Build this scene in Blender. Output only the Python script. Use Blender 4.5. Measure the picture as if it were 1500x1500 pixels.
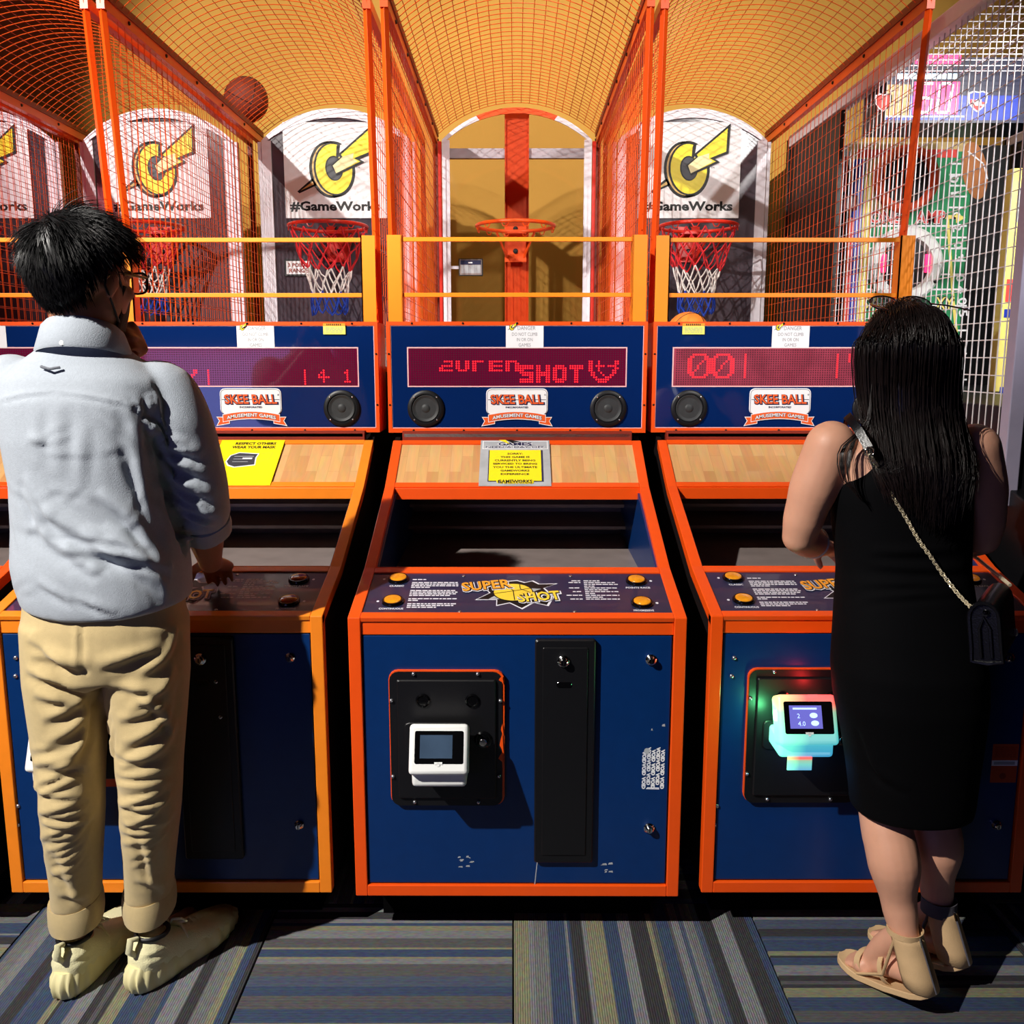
import bpy, bmesh, math, random
import numpy as np
from mathutils import Vector, Matrix

for _o in list(bpy.data.objects):
    bpy.data.objects.remove(_o, do_unlink=True)
SC = bpy.context.scene
COL = SC.collection
random.seed(7)
np.random.seed(7)
R = math.radians


def lin(c):
    c = c / 255.0
    return c / 12.92 if c <= 0.04045 else ((c + 0.055) / 1.055) ** 2.4


def rgb(r, g, b):
    return (lin(r), lin(g), lin(b), 1.0)


# ------------------------------------------------------------------ camera
CAM_H, PITCH, FOC = 1.406, 9.46, 1350.0
cam_data = bpy.data.cameras.new('camera')
cam_data.sensor_fit = 'HORIZONTAL'
cam_data.sensor_width = 36.0
cam_data.lens = 36.0 * FOC / 1500.0
cam_data.clip_start = 0.05
cam = bpy.data.objects.new('camera', cam_data)
COL.objects.link(cam)
cam.location = (0, 0, CAM_H)
cam.rotation_euler = (R(90 - PITCH), 0, 0)
SC.camera = cam

# ------------------------------------------------------------------ world
world = bpy.data.worlds.new('arcade_dark')
SC.world = world
world.use_nodes = True
world.node_tree.nodes['Background'].inputs[0].default_value = (0.36, 0.34, 0.44, 1)
world.node_tree.nodes['Background'].inputs[1].default_value = 0.09


# ------------------------------------------------------------------ lamps of the room, one added spot
def lamp(name, kind, loc, target, power, color, size=0.1, spot=60, blend=0.5, size_y=None, spread=180):
    d = bpy.data.lights.new(name, kind)
    d.energy = power
    d.color = color
    if kind == 'SPOT':
        d.spot_size = R(spot)
        d.spot_blend = blend
        d.shadow_soft_size = size
    elif kind == 'AREA':
        d.shape = 'RECTANGLE'
        d.size = size
        d.size_y = size_y or size
        d.spread = R(spread)
    else:
        d.shadow_soft_size = size
    o = bpy.data.objects.new(name, d)
    COL.objects.link(o)
    o.location = loc
    v = Vector(target) - Vector(loc)
    o.rotation_euler = v.to_track_quat('-Z', 'Y').to_euler()
    return o


# white ceiling spot, high on the left behind the camera (casts the hard shadows)
lamp('ceiling_spot', 'SPOT', (-2.99, -0.48, 4.1), (-0.62, 2.2, 0.95), 1700, (1.0, 0.95, 0.88), 0.035, 50, 1.0)
# added second spot beside it, brightens the cages and the back wall
lamp('added_cage_spot', 'SPOT', (-2.80, -0.40, 4.1), (-0.45, 4.9, 2.6), 1500, (1.0, 0.95, 0.88), 0.035, 44, 0.4)
# ceiling spot aimed at the cages from the right
lamp('cage_spot', 'SPOT', (2.2, -1.0, 3.6), (0.75, 4.4, 2.1), 700, (1.0, 0.96, 0.93), 0.05, 38, 0.6)
# warm lamp above the cages
lamp('cage_lamp', 'SPOT', (0.2, 3.3, 4.2), (0.2, 4.6, 2.0), 70, (1.0, 0.82, 0.52), 0.10, 120, 0.8)
# red neon light over the far left cages
lamp('red_lamp', 'POINT', (-2.45, 3.6, 2.25), (0, 0, 0), 7, (1.0, 0.12, 0.16), 0.15)
# lamp inside the football machine, then an unseen spot outside aimed at its mesh
lamp('football_lamp', 'SPOT', (1.85, 2.75, 2.36), (1.75, 4.3, 1.8), 44, (1.0, 0.97, 0.92), 0.08, 120, 0.6)
lamp('mesh_lamp', 'SPOT', (0.9, 1.2, 3.9), (1.5, 3.2, 2.1), 36, (0.95, 0.95, 1.0), 0.05, 38, 0.5)
# violet-blue glow of the machines across the aisle
lamp('aisle_glow', 'AREA', (-2.7, -3.4, 1.05), (-0.8, 2.5, 1.1), 15, (0.40, 0.38, 1.0), 1.8, size_y=0.9)

SC.view_settings.view_transform = 'Standard'
SC.view_settings.look = 'None'
SC.view_settings.gamma = 1.0
SC.view_settings.exposure = 0.0
SC.view_settings.use_curve_mapping = False
SC.cycles.max_bounces = 8
SC.cycles.transparent_max_bounces = 16
SC.cycles.sample_clamp_indirect = 6.0

# ------------------------------------------------------------------ camera model (turns a photo pixel on a plane Y = const into a point)
_ct, _st = math.cos(R(PITCH)), math.sin(R(PITCH))


def at(px, py, Y):
    u = (px - 750.0) / FOC
    v = (py - 750.0) / FOC
    fwd = _ct - _st * v
    dwn = _st + _ct * v
    return Vector((u / fwd * Y, Y, CAM_H - dwn / fwd * Y))


# ------------------------------------------------------------------ materials
MATS = {}


def mat(name, col, rough=0.5, metal=0.0, var=0.06, scale=25.0, bump=0.0, bscale=60.0, coat=0.0, emit=None, estr=0.0,
        trans=0.0, ior=1.45, spec=0.5, sheen=0.0, alpha=1.0, sss=0.0):
    if name in MATS:
        return MATS[name]
    m = bpy.data.materials.new(name)
    m.use_nodes = True
    nt = m.node_tree
    b = nt.nodes['Principled BSDF']
    b.inputs['Roughness'].default_value = rough
    b.inputs['Metallic'].default_value = metal
    b.inputs['Coat Weight'].default_value = coat
    b.inputs['Specular IOR Level'].default_value = spec
    b.inputs['IOR'].default_value = ior
    b.inputs['Transmission Weight'].default_value = trans
    b.inputs['Sheen Weight'].default_value = sheen
    b.inputs['Alpha'].default_value = alpha
    if sss:
        b.inputs['Subsurface Weight'].default_value = sss
        b.inputs['Subsurface Radius'].default_value = (0.012, 0.005, 0.003)
        b.inputs['Subsurface Scale'].default_value = 0.6
    tc = nt.nodes.new('ShaderNodeTexCoord')
    if var > 0:
        nz = nt.nodes.new('ShaderNodeTexNoise')
        nz.inputs['Scale'].default_value = scale
        nz.inputs['Detail'].default_value = 4
        nt.links.new(tc.outputs['Object'], nz.inputs['Vector'])
        mix = nt.nodes.new('ShaderNodeMix')
        mix.data_type = 'RGBA'
        lo = [max(0, c * (1 - var * 2.2)) for c in col[:3]] + [1]
        hi = [min(1, c * (1 + var * 2.2)) for c in col[:3]] + [1]
        mix.inputs[6].default_value = lo
        mix.inputs[7].default_value = hi
        nt.links.new(nz.outputs['Fac'], mix.inputs[0])
        nt.links.new(mix.outputs[2], b.inputs['Base Color'])
    else:
        b.inputs['Base Color'].default_value = col
    if bump > 0:
        n2 = nt.nodes.new('ShaderNodeTexNoise')
        n2.inputs['Scale'].default_value = bscale
        n2.inputs['Detail'].default_value = 3
        nt.links.new(tc.outputs['Object'], n2.inputs['Vector'])
        bp = nt.nodes.new('ShaderNodeBump')
        bp.inputs['Strength'].default_value = bump
        bp.inputs['Distance'].default_value = 0.004
        nt.links.new(n2.outputs['Fac'], bp.inputs['Height'])
        nt.links.new(bp.outputs['Normal'], b.inputs['Normal'])
    if emit:
        b.inputs['Emission Color'].default_value = emit
        b.inputs['Emission Strength'].default_value = estr
    MATS[name] = m
    return m


M_ORANGE = mat('orange_paint', (0.88, 0.085, 0.004, 1), 0.38, var=0.03, coat=0.15)
M_ORANGE_Y = mat('yellow_orange_paint', (0.90, 0.24, 0.012, 1), 0.4, var=0.04, coat=0.1)
M_RAIL = mat('amber_rail_paint', (0.95, 0.27, 0.006, 1), 0.4, var=0.03)
M_WIRE = mat('orange_wire', (0.80, 0.10, 0.012, 1), 0.4, var=0.05)
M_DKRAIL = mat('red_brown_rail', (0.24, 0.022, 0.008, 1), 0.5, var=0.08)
M_NAVY = mat('navy_laminate', rgb(4, 44, 98), 0.32, var=0.05, scale=40, coat=0.05)
M_NAVYG = mat('navy_acrylic', rgb(8, 36, 92), 0.06, var=0.02, coat=1.0)
M_BLACK = mat('black_plastic', rgb(14, 14, 17), 0.42, var=0.05, bump=0.05, bscale=400)
M_BLACKG = mat('black_gloss', rgb(8, 8, 10), 0.12, var=0.0)
M_SIDE = mat('black_side_laminate', rgb(20, 12, 12), 0.5, var=0.08)
M_TROUGH = mat('dark_trough', rgb(128, 118, 116), 0.4, var=0.1)
M_STEEL = mat('dull_steel', rgb(160, 146, 142), 0.3, 0.2, var=0.12, scale=12)
M_CHROME = mat('chrome', rgb(215, 215, 215), 0.12, 1.0, var=0.0)
M_SCREW = mat('dark_screw', rgb(40, 22, 18), 0.35, 0.6, var=0.0)
M_BOLT = mat('zinc_bolt', rgb(190, 190, 195), 0.25, 0.9, var=0.0)
M_WHITE = mat('white_plastic', rgb(236, 238, 236), 0.35, var=0.02)
M_WPAPER = mat('white_paper', rgb(240, 240, 244), 0.6, var=0.02)
M_YPAPER = mat('yellow_paper', rgb(255, 226, 6), 0.5, var=0.02)
M_YGREEN = mat('pale_yellow_sticker', rgb(232, 232, 110), 0.5, var=0.03)
M_GREYP = mat('grey_print', rgb(168, 172, 178), 0.5, var=0.15, scale=18)
M_INK = mat('black_ink', rgb(10, 10, 12), 0.5, var=0.0)
M_INKG = mat('grey_ink', rgb(150, 150, 155), 0.5, var=0.0)
M_INKNAVY = mat('navy_ink', rgb(20, 26, 70), 0.5, var=0.0)
M_LABEL = mat('white_ink', rgb(225, 225, 235), 0.5, var=0.0)
M_LOGO_Y = mat('logo_yellow', rgb(250, 232, 40), 0.45, var=0.05, scale=12)
M_LOGO_T = mat('logo_tan', rgb(214, 178, 104), 0.45, var=0.08)
M_LOGO_G = mat('logo_grey', rgb(58, 60, 68), 0.45, var=0.0)
M_LOGO_P = mat('logo_pale', rgb(246, 240, 180), 0.45, var=0.0)
M_BADGE_O = mat('badge_orange', rgb(238, 96, 34), 0.4, var=0.0)
M_ART_O = mat('art_orange', rgb(255, 158, 44), 0.4, var=0.1, scale=14)
M_ART_Y = mat('art_yellow', rgb(255, 206, 60), 0.4, var=0.1, scale=14)
M_FRAMEW = mat('white_vinyl_frame', rgb(226, 222, 232), 0.35, var=0.04)
M_RED = mat('red_rim', rgb(205, 40, 22), 0.35, var=0.05, coat=0.2)
M_NET_R = mat('red_cord', rgb(215, 40, 48), 0.7, var=0.1)
M_NET_W = mat('white_cord', rgb(232, 228, 224), 0.7, var=0.05)
M_NET_B = mat('blue_cord', rgb(22, 62, 170), 0.7, var=0.1)
M_BALL = mat('orange_rubber', rgb(232, 128, 44), 0.6, var=0.06, bump=0.3, bscale=250)
M_BALL_SHADED = mat('shaded_orange_rubber', rgb(120, 48, 30), 0.7, var=0.08, bump=0.3, bscale=250)  # darkened copy of the ball orange, its shade put into the colour
M_PINKLINE = mat('pale_pink_line', rgb(240, 190, 190), 0.5, var=0.0)
M_LED = mat('red_led', (0.8, 0.02, 0.03, 1), 0.4, var=0.0, emit=(1.0, 0.006, 0.012, 1), estr=1.9)
M_LEDOFF = mat('led_off', rgb(66, 14, 34), 0.4, var=0.0)
M_SCREEN = mat('maroon_screen', rgb(94, 12, 46), 0.07, var=0.12, scale=8, coat=0.8, emit=(0.22, 0.006, 0.05, 1), estr=0.16)
M_SCREEN_P = mat('faded_maroon_screen', rgb(150, 60, 78), 0.12, var=0.25, scale=14, coat=0.6, emit=(0.30, 0.03, 0.06, 1), estr=0.12)
M_CONE = mat('speaker_cone', rgb(46, 48, 50), 0.55, var=0.2, scale=50)
M_LCD = mat('grey_lcd', rgb(60, 78, 100), 0.12, var=0.15, scale=20)
M_LCDON = mat('lit_lcd', rgb(60, 70, 140), 0.2, var=0.0, emit=(0.16, 0.14, 0.55, 1), estr=0.9)
M_LCDICON = mat('lcd_icon', rgb(160, 190, 240), 0.2, var=0.0, emit=(0.4, 0.55, 1.0, 1), estr=1.4)
M_BTN = mat('orange_button', rgb(250, 140, 24), 0.18, var=0.3, scale=55, coat=0.6, emit=(1.0, 0.30, 0.02, 1), estr=0.18)
M_BTN_OFF = mat('unlit_amber_button', rgb(110, 44, 16), 0.12, var=0.2, scale=55, coat=0.8)
M_ORANGEST = mat('orange_sticker', rgb(190, 70, 30), 0.5, var=0.05)
M_GREYSTEEL = mat('grey_steel_paint', rgb(168, 162, 186), 0.4, var=0.04)
M_WIREW = mat('white_wire', rgb(235, 232, 236), 0.35, var=0.03)
M_GREEN = mat('turf_green', rgb(24, 140, 84), 0.6, var=0.12, scale=30)
M_FBLUE = mat('header_blue', rgb(20, 52, 170), 0.4, var=0.1, scale=6)
M_FDARK = mat('header_dark', rgb(12, 16, 52), 0.4, var=0.1)
M_FYELLOW = mat('pad_yellow', rgb(244, 226, 120), 0.6, var=0.06)
M_FRED = mat('pad_red', rgb(226, 70, 62), 0.6, var=0.06)
M_FORANGE = mat('target_orange', rgb(232, 84, 44), 0.5, var=0.08)
M_FTAN = mat('board_tan', rgb(206, 178, 120), 0.6, var=0.08)
M_FBROWN = mat('ball_brown', rgb(176, 108, 56), 0.6, var=0.1)
M_GLOWPINK = mat('pink_panel_glow', rgb(240, 30, 90), 0.4, var=0.0, emit=(1.0, 0.03, 0.16, 1), estr=1.7)
M_GLOWWHITE = mat('white_digit_glow', rgb(255, 240, 245), 0.4, var=0.0, emit=(1.0, 0.80, 0.85, 1), estr=3.0)
M_GLOWBLUE = mat('pale_blue_strip_glow', rgb(200, 230, 255), 0.4, var=0.0, emit=(0.62, 0.85, 1.0, 1), estr=1.6)
M_WALL = mat('mustard_wall', rgb(212, 160, 72), 0.85, var=0.05, scale=3)
M_DARKROOM = mat('dark_room_paint', rgb(36, 30, 46), 0.85, var=0.1, scale=3)
M_CEIL = mat('dark_ceiling_paint', rgb(24, 20, 26), 0.9, var=0.1, scale=3)
M_GLASS = None


def glass_mat():
    m = bpy.data.materials.new('clear_acrylic')
    m.use_nodes = True
    nt = m.node_tree
    for n in list(nt.nodes):
        nt.nodes.remove(n)
    out = nt.nodes.new('ShaderNodeOutputMaterial')
    tr = nt.nodes.new('ShaderNodeBsdfTransparent')
    tr.inputs[0].default_value = (0.93, 0.92, 0.92, 1)
    gl = nt.nodes.new('ShaderNodeBsdfGlossy')
    gl.inputs['Roughness'].default_value = 0.05
    fr = nt.nodes.new('ShaderNodeFresnel')
    fr.inputs['IOR'].default_value = 1.5
    mx = nt.nodes.new('ShaderNodeMixShader')
    nt.links.new(fr.outputs[0], mx.inputs[0])
    nt.links.new(tr.outputs[0], mx.inputs[1])
    nt.links.new(gl.outputs[0], mx.inputs[2])
    nt.links.new(mx.outputs[0], out.inputs[0])
    return m


M_GLASS = glass_mat()


def wood_mat():
    m = bpy.data.materials.new('maple_parquet_print')
    m.use_nodes = True
    nt = m.node_tree
    b = nt.nodes['Principled BSDF']
    b.inputs['Roughness'].default_value = 0.35
    b.inputs['Coat Weight'].default_value = 0.3
    tc = nt.nodes.new('ShaderNodeTexCoord')
    mp = nt.nodes.new('ShaderNodeMapping')
    mp.inputs['Rotation'].default_value = (0, 0, R(90))
    br = nt.nodes.new('ShaderNodeTexBrick')
    br.inputs['Color1'].default_value = rgb(236, 186, 122)
    br.inputs['Color2'].default_value = rgb(206, 140, 84)
    br.inputs['Mortar'].default_value = rgb(214, 160, 100)
    br.inputs['Scale'].default_value = 1.0
    br.inputs['Mortar Size'].default_value = 0.0006
    br.inputs['Brick Width'].default_value = 0.16
    br.inputs['Row Height'].default_value = 0.034
    br.inputs['Bias'].default_value = -0.35
    nz = nt.nodes.new('ShaderNodeTexNoise')
    nz.inputs['Scale'].default_value = 40
    nz.inputs['Distortion'].default_value = 1.5
    mp2 = nt.nodes.new('ShaderNodeMapping')
    mp2.inputs['Scale'].default_value = (1, 0.15, 1)
    mix = nt.nodes.new('ShaderNodeMix')
    mix.data_type = 'RGBA'
    mix.blend_type = 'MULTIPLY'
    mix.inputs[0].default_value = 0.35
    nt.links.new(tc.outputs['Object'], mp.inputs[0])
    nt.links.new(mp.outputs[0], br.inputs['Vector'])
    nt.links.new(tc.outputs['Object'], mp2.inputs[0])
    nt.links.new(mp2.outputs[0], nz.inputs['Vector'])
    nt.links.new(br.outputs['Color'], mix.inputs[6])
    nt.links.new(nz.outputs['Color'], mix.inputs[7])
    nt.links.new(mix.outputs[2], b.inputs['Base Color'])
    return m


M_WOOD = wood_mat()


def carpet_mat(name, seed):
    rnd = random.Random(seed)
    m = bpy.data.materials.new(name)
    m.use_nodes = True
    nt = m.node_tree
    b = nt.nodes['Principled BSDF']
    b.inputs['Roughness'].default_value = 0.95
    b.inputs['Specular IOR Level'].default_value = 0.1
    tc = nt.nodes.new('ShaderNodeTexCoord')
    sp = nt.nodes.new('ShaderNodeSeparateXYZ')
    ad = nt.nodes.new('ShaderNodeMath')
    ad.operation = 'MULTIPLY_ADD'
    ad.inputs[1].default_value = 1 / 0.61
    ad.inputs[2].default_value = 0.5
    ra = nt.nodes.new('ShaderNodeValToRGB')
    ra.color_ramp.interpolation = 'CONSTANT'
    pal = [rgb(74, 82, 100), rgb(124, 122, 100), rgb(106, 107, 108), rgb(58, 57, 60), rgb(60, 72, 96), rgb(116, 117, 120), rgb(84, 83, 85)]
    x = 0.0
    els = ra.color_ramp.elements
    first = True
    last = None
    n = 0
    while x < 1.0 and n < 30:
        c = rnd.choice([p for p in pal if p is not last])
        last = c
        if first:
            els[0].position = 0.0
            els[0].color = c
            first = False
        elif n == 1:
            els[1].position = x
            els[1].color = c
        else:
            e = els.new(x)
            e.color = c
        n += 1
        x += rnd.choice([0.012, 0.02, 0.045, 0.05, 0.06, 0.07, 0.03])
    nz = nt.nodes.new('ShaderNodeTexNoise')
    nz.inputs['Scale'].default_value = 170
    nz.inputs['Detail'].default_value = 2
    mp = nt.nodes.new('ShaderNodeMapping')
    mp.inputs['Scale'].default_value = (1.0, 0.35, 1)
    mix = nt.nodes.new('ShaderNodeMix')
    mix.data_type = 'RGBA'
    mix.blend_type = 'OVERLAY'
    mix.inputs[0].default_value = 0.55
    nt.links.new(tc.outputs['Object'], sp.inputs[0])
    nt.links.new(sp.outputs[0], ad.inputs[0])
    nt.links.new(ad.outputs[0], ra.inputs[0])
    nt.links.new(tc.outputs['Object'], mp.inputs[0])
    nt.links.new(mp.outputs[0], nz.inputs['Vector'])
    nt.links.new(ra.outputs[0], mix.inputs[6])
    nt.links.new(nz.outputs['Color'], mix.inputs[7])
    nt.links.new(mix.outputs[2], b.inputs['Base Color'])
    wv = nt.nodes.new('ShaderNodeTexWave')
    wv.inputs['Scale'].default_value = 60
    wv.inputs['Distortion'].default_value = 0.6
    nt.links.new(tc.outputs['Object'], wv.inputs['Vector'])
    bp = nt.nodes.new('ShaderNodeBump')
    bp.inputs['Strength'].default_value = 0.45
    bp.inputs['Distance'].default_value = 0.003
    nt.links.new(wv.outputs['Fac'], bp.inputs['Height'])
    nt.links.new(bp.outputs['Normal'], b.inputs['Normal'])
    return m


# ------------------------------------------------------------------ object helpers
def link(name, me, parent=None, loc=None):
    o = bpy.data.objects.new(name, me)
    COL.objects.link(o)
    if parent is not None:
        o.parent = parent
    if loc is not None:
        o.location = loc
    return o


def tag(o, label=None, cat=None, group=None, kind=None):
    if label:
        o['label'] = label
    if cat:
        o['category'] = cat
    if group:
        o['group'] = group
    if kind:
        o['kind'] = kind
    return o


def thing(name, label, cat, loc=(0, 0, 0), rotz=0.0, group=None):
    o = link(name, None)
    o.location = loc
    o.rotation_euler = (0, 0, rotz)
    return tag(o, label, cat, group)


class MB:
    """collects shapes (with several materials) into ONE mesh object"""

    def __init__(self):
        self.v, self.f, self.fm, self.mats = [], [], [], []
        self.smooth = False

    def mi(self, m):
        if m not in self.mats:
            self.mats.append(m)
        return self.mats.index(m)

    def add(self, vs, fs, m):
        k = self.mi(m)
        n = len(self.v)
        self.v.extend([tuple(p) for p in vs])
        for f in fs:
            self.f.append(tuple(i + n for i in f))
            self.fm.append(k)

    def box(self, x0, x1, y0, y1, z0, z1, m, xf=None):
        vs = [Vector(p) for p in ((x0, y0, z0), (x1, y0, z0), (x1, y1, z0), (x0, y1, z0), (x0, y0, z1), (x1, y0, z1), (x1, y1, z1), (x0, y1, z1))]
        if xf is not None:
            vs = [xf @ p for p in vs]
        self.add(vs, [(0, 3, 2, 1), (4, 5, 6, 7), (0, 1, 5, 4), (1, 2, 6, 5), (2, 3, 7, 6), (3, 0, 4, 7)], m)

    def prism(self, poly, x0, x1, m):
        """polygon in (y,z), extruded along x"""
        n = len(poly)
        vs = [(x0, p[0], p[1]) for p in poly] + [(x1, p[0], p[1]) for p in poly]
        fs = [tuple(range(n))[::-1], tuple(range(n, 2 * n))]
        fs += [(i, (i + 1) % n, (i + 1) % n + n, i + n) for i in range(n)]
        self.add(vs, fs, m)

    def bar(self, p0, p1, r, m, n=8, r1=None, caps=True):
        p0, p1 = Vector(p0), Vector(p1)
        t = (p1 - p0).normalized()
        a = t.orthogonal().normalized()
        b = t.cross(a)
        r1 = r if r1 is None else r1
        vs = []
        for p, q in ((p0, r), (p1, r1)):
            for i in range(n):
                an = 2 * math.pi * (i + 0.5) / n
                vs.append(p + (a * math.cos(an) + b * math.sin(an)) * q)
        fs = [(i, (i + 1) % n, (i + 1) % n + n, i + n) for i in range(n)]
        if caps:
            fs += [tuple(range(n))[::-1], tuple(range(n, 2 * n))]
        self.add(vs, fs, m)

    def tube(self, pts, r, m, n=6, closed=False, caps=True):
        pts = [Vector(p) for p in pts]
        k = len(pts)
        rr = r if isinstance(r, (list, tuple)) else [r] * k
        vs = []
        prev = None
        for i, p in enumerate(pts):
            if closed:
                t = pts[(i + 1) % k] - pts[i - 1]
            else:
                t = pts[min(i + 1, k - 1)] - pts[max(i - 1, 0)]
            t.normalize()
            if prev is None:
                a = t.orthogonal().normalized()
            else:
                a = (prev - t * prev.dot(t))
                a = a.normalized() if a.length > 1e-6 else t.orthogonal().normalized()
            prev = a
            b = t.cross(a)
            for j in range(n):
                an = 2 * math.pi * (j + 0.5) / n
                vs.append(p + (a * math.cos(an) + b * math.sin(an)) * rr[i])
        fs = []
        for i in range(k if closed else k - 1):
            for j in range(n):
                i2 = (i + 1) % k
                fs.append((i * n + j, i * n + (j + 1) % n, i2 * n + (j + 1) % n, i2 * n + j))
        if caps and not closed:
            fs.append(tuple(range(n))[::-1])
            fs.append(tuple(range((k - 1) * n, k * n)))
        self.add(vs, fs, m)

    def lathe(self, prof, m, O=(0, 0, 0), axis=(0, 0, 1), n=24):
        """prof: list of (radius, height along axis)"""
        ax = Vector(axis).normalized()
        a = ax.orthogonal().normalized()
        b = ax.cross(a)
        O = Vector(O)
        vs, fs = [], []
        for r, h in prof:
            for j in range(n):
                an = 2 * math.pi * j / n
                vs.append(O + ax * h + (a * math.cos(an) + b * math.sin(an)) * r)
        for i in range(len(prof) - 1):
            for j in range(n):
                fs.append((i * n + j, i * n + (j + 1) % n, (i + 1) * n + (j + 1) % n, (i + 1) * n + j))
        fs.append(tuple(range(n))[::-1])
        fs.append(tuple(range((len(prof) - 1) * n, len(prof) * n)))
        self.add(vs, fs, m)

    def build(self, name, parent=None, bevel=0.0, smooth=None, seg=2, loc=None):
        me = bpy.data.meshes.new(name)
        me.from_pydata(self.v, [], self.f)
        for m in self.mats:
            me.materials.append(m)
        me.polygons.foreach_set('material_index', self.fm)
        if smooth is not None:
            me.polygons.foreach_set('use_smooth', [True] * len(self.f))
            me.set_sharp_from_angle(angle=R(smooth))
        me.update()
        o = link(name, me, parent, loc)
        if bevel > 0:
            bv = o.modifiers.new('bevel', 'BEVEL')
            bv.width = bevel
            bv.segments = seg
            bv.limit_method = 'ANGLE'
            bv.angle_limit = R(40)
            bv.harden_normals = False
        return o


# ------------------------------------------------------------------ lettering
_TX = {}


def text2d(body, bold=0.0):
    key = (body, bold)
    if key in _TX:
        return _TX[key]
    cu = bpy.data.curves.new('t', 'FONT')
    cu.body = body
    cu.size = 1.0
    cu.resolution_u = 2
    cu.offset = bold
    o = bpy.data.objects.new('t', cu)
    COL.objects.link(o)
    dg = bpy.context.evaluated_depsgraph_get()
    ev = o.evaluated_get(dg)
    me = ev.to_mesh()
    vs = [(v.co.x, v.co.y) for v in me.vertices]
    fs = [tuple(p.vertices) for p in me.polygons]
    ev.to_mesh_clear()
    bpy.data.objects.remove(o, do_unlink=True)
    bpy.data.curves.remove(cu)
    xs = [p[0] for p in vs]
    ys = [p[1] for p in vs]
    _TX[key] = (vs, fs, min(xs), max(xs), min(ys), max(ys))
    return _TX[key]


class Flat:
    """flat print on a plane: O origin, U right, V up"""

    def __init__(self, mb, O, U, V, lift=0.0005):
        self.mb, self.O = mb, Vector(O)
        self.U, self.V = Vector(U).normalized(), Vector(V).normalized()
        self.N = self.U.cross(self.V)
        self.lift = lift

    def p(self, u, v, layer):
        return self.O + self.U * u + self.V * v + self.N * (layer * self.lift)

    def poly(self, pts, m, layer=1):
        a = sum(pts[i][0] * pts[(i + 1) % len(pts)][1] - pts[(i + 1) % len(pts)][0] * pts[i][1] for i in range(len(pts)))
        if a < 0:
            pts = pts[::-1]
        self.mb.add([self.p(u, v, layer) for u, v in pts], [tuple(range(len(pts)))], m)

    def rect(self, u0, u1, v0, v1, m, layer=1, rad=0.0):
        if rad <= 0:
            self.poly([(u0, v0), (u1, v0), (u1, v1), (u0, v1)], m, layer)
            return
        pts = []
        for cx, cy, a0 in ((u1 - rad, v0 + rad, -90), (u1 - rad, v1 - rad, 0), (u0 + rad, v1 - rad, 90), (u0 + rad, v0 + rad, 180)):
            for k in range(5):
                a = R(a0 + 22.5 * k)
                pts.append((cx + rad * math.cos(a), cy + rad * math.sin(a)))
        self.poly(pts, m, layer)

    def ell(self, cu, cv, ru, rv, m, layer=1, n=28, rot=0.0):
        pts = []
        for k in range(n):
            a = 2 * math.pi * k / n
            x, y = ru * math.cos(a), rv * math.sin(a)
            pts.append((cu + x * math.cos(rot) - y * math.sin(rot), cv + x * math.sin(rot) + y * math.cos(rot)))
        self.poly(pts, m, layer)

    def line(self, pts, w, m, layer=1, closed=False):
        n = len(pts)
        for i in range(n if closed else n - 1):
            a, b = Vector(pts[i]).to_2d(), Vector(pts[(i + 1) % n]).to_2d()
            d = b - a
            if d.length < 1e-9:
                continue
            d.normalize()
            q = Vector((-d.y, d.x)) * (w / 2)
            e = d * (w * 0.35)
            self.poly([tuple(a - e - q), tuple(b + e - q), tuple(b + e + q), tuple(a - e + q)], m, layer)

    def text(self, body, cu, cv, h, m, layer=2, w=None, bold=0.0, rot=0.0, shear=0.0, arch=0.0):
        vs, fs, x0, x1, y0, y1 = text2d(body, bold)
        s = h / (y1 - y0)
        sx = s if w is None else w / (x1 - x0)
        cx, cy = (x0 + x1) / 2, (y0 + y1) / 2
        out = []
        cr, sr = math.cos(rot), math.sin(rot)
        for x, y in vs:
            a, b = (x - cx) * sx, (y - cy) * s
            a += b * shear
            if arch:
                b += arch * (1 - (2 * a / max(1e-6, (x1 - x0) * sx)) ** 2)
            out.append(self.p(cu + a * cr - b * sr, cv + a * sr + b * cr, layer))
        self.mb.add(out, fs, m)

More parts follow.
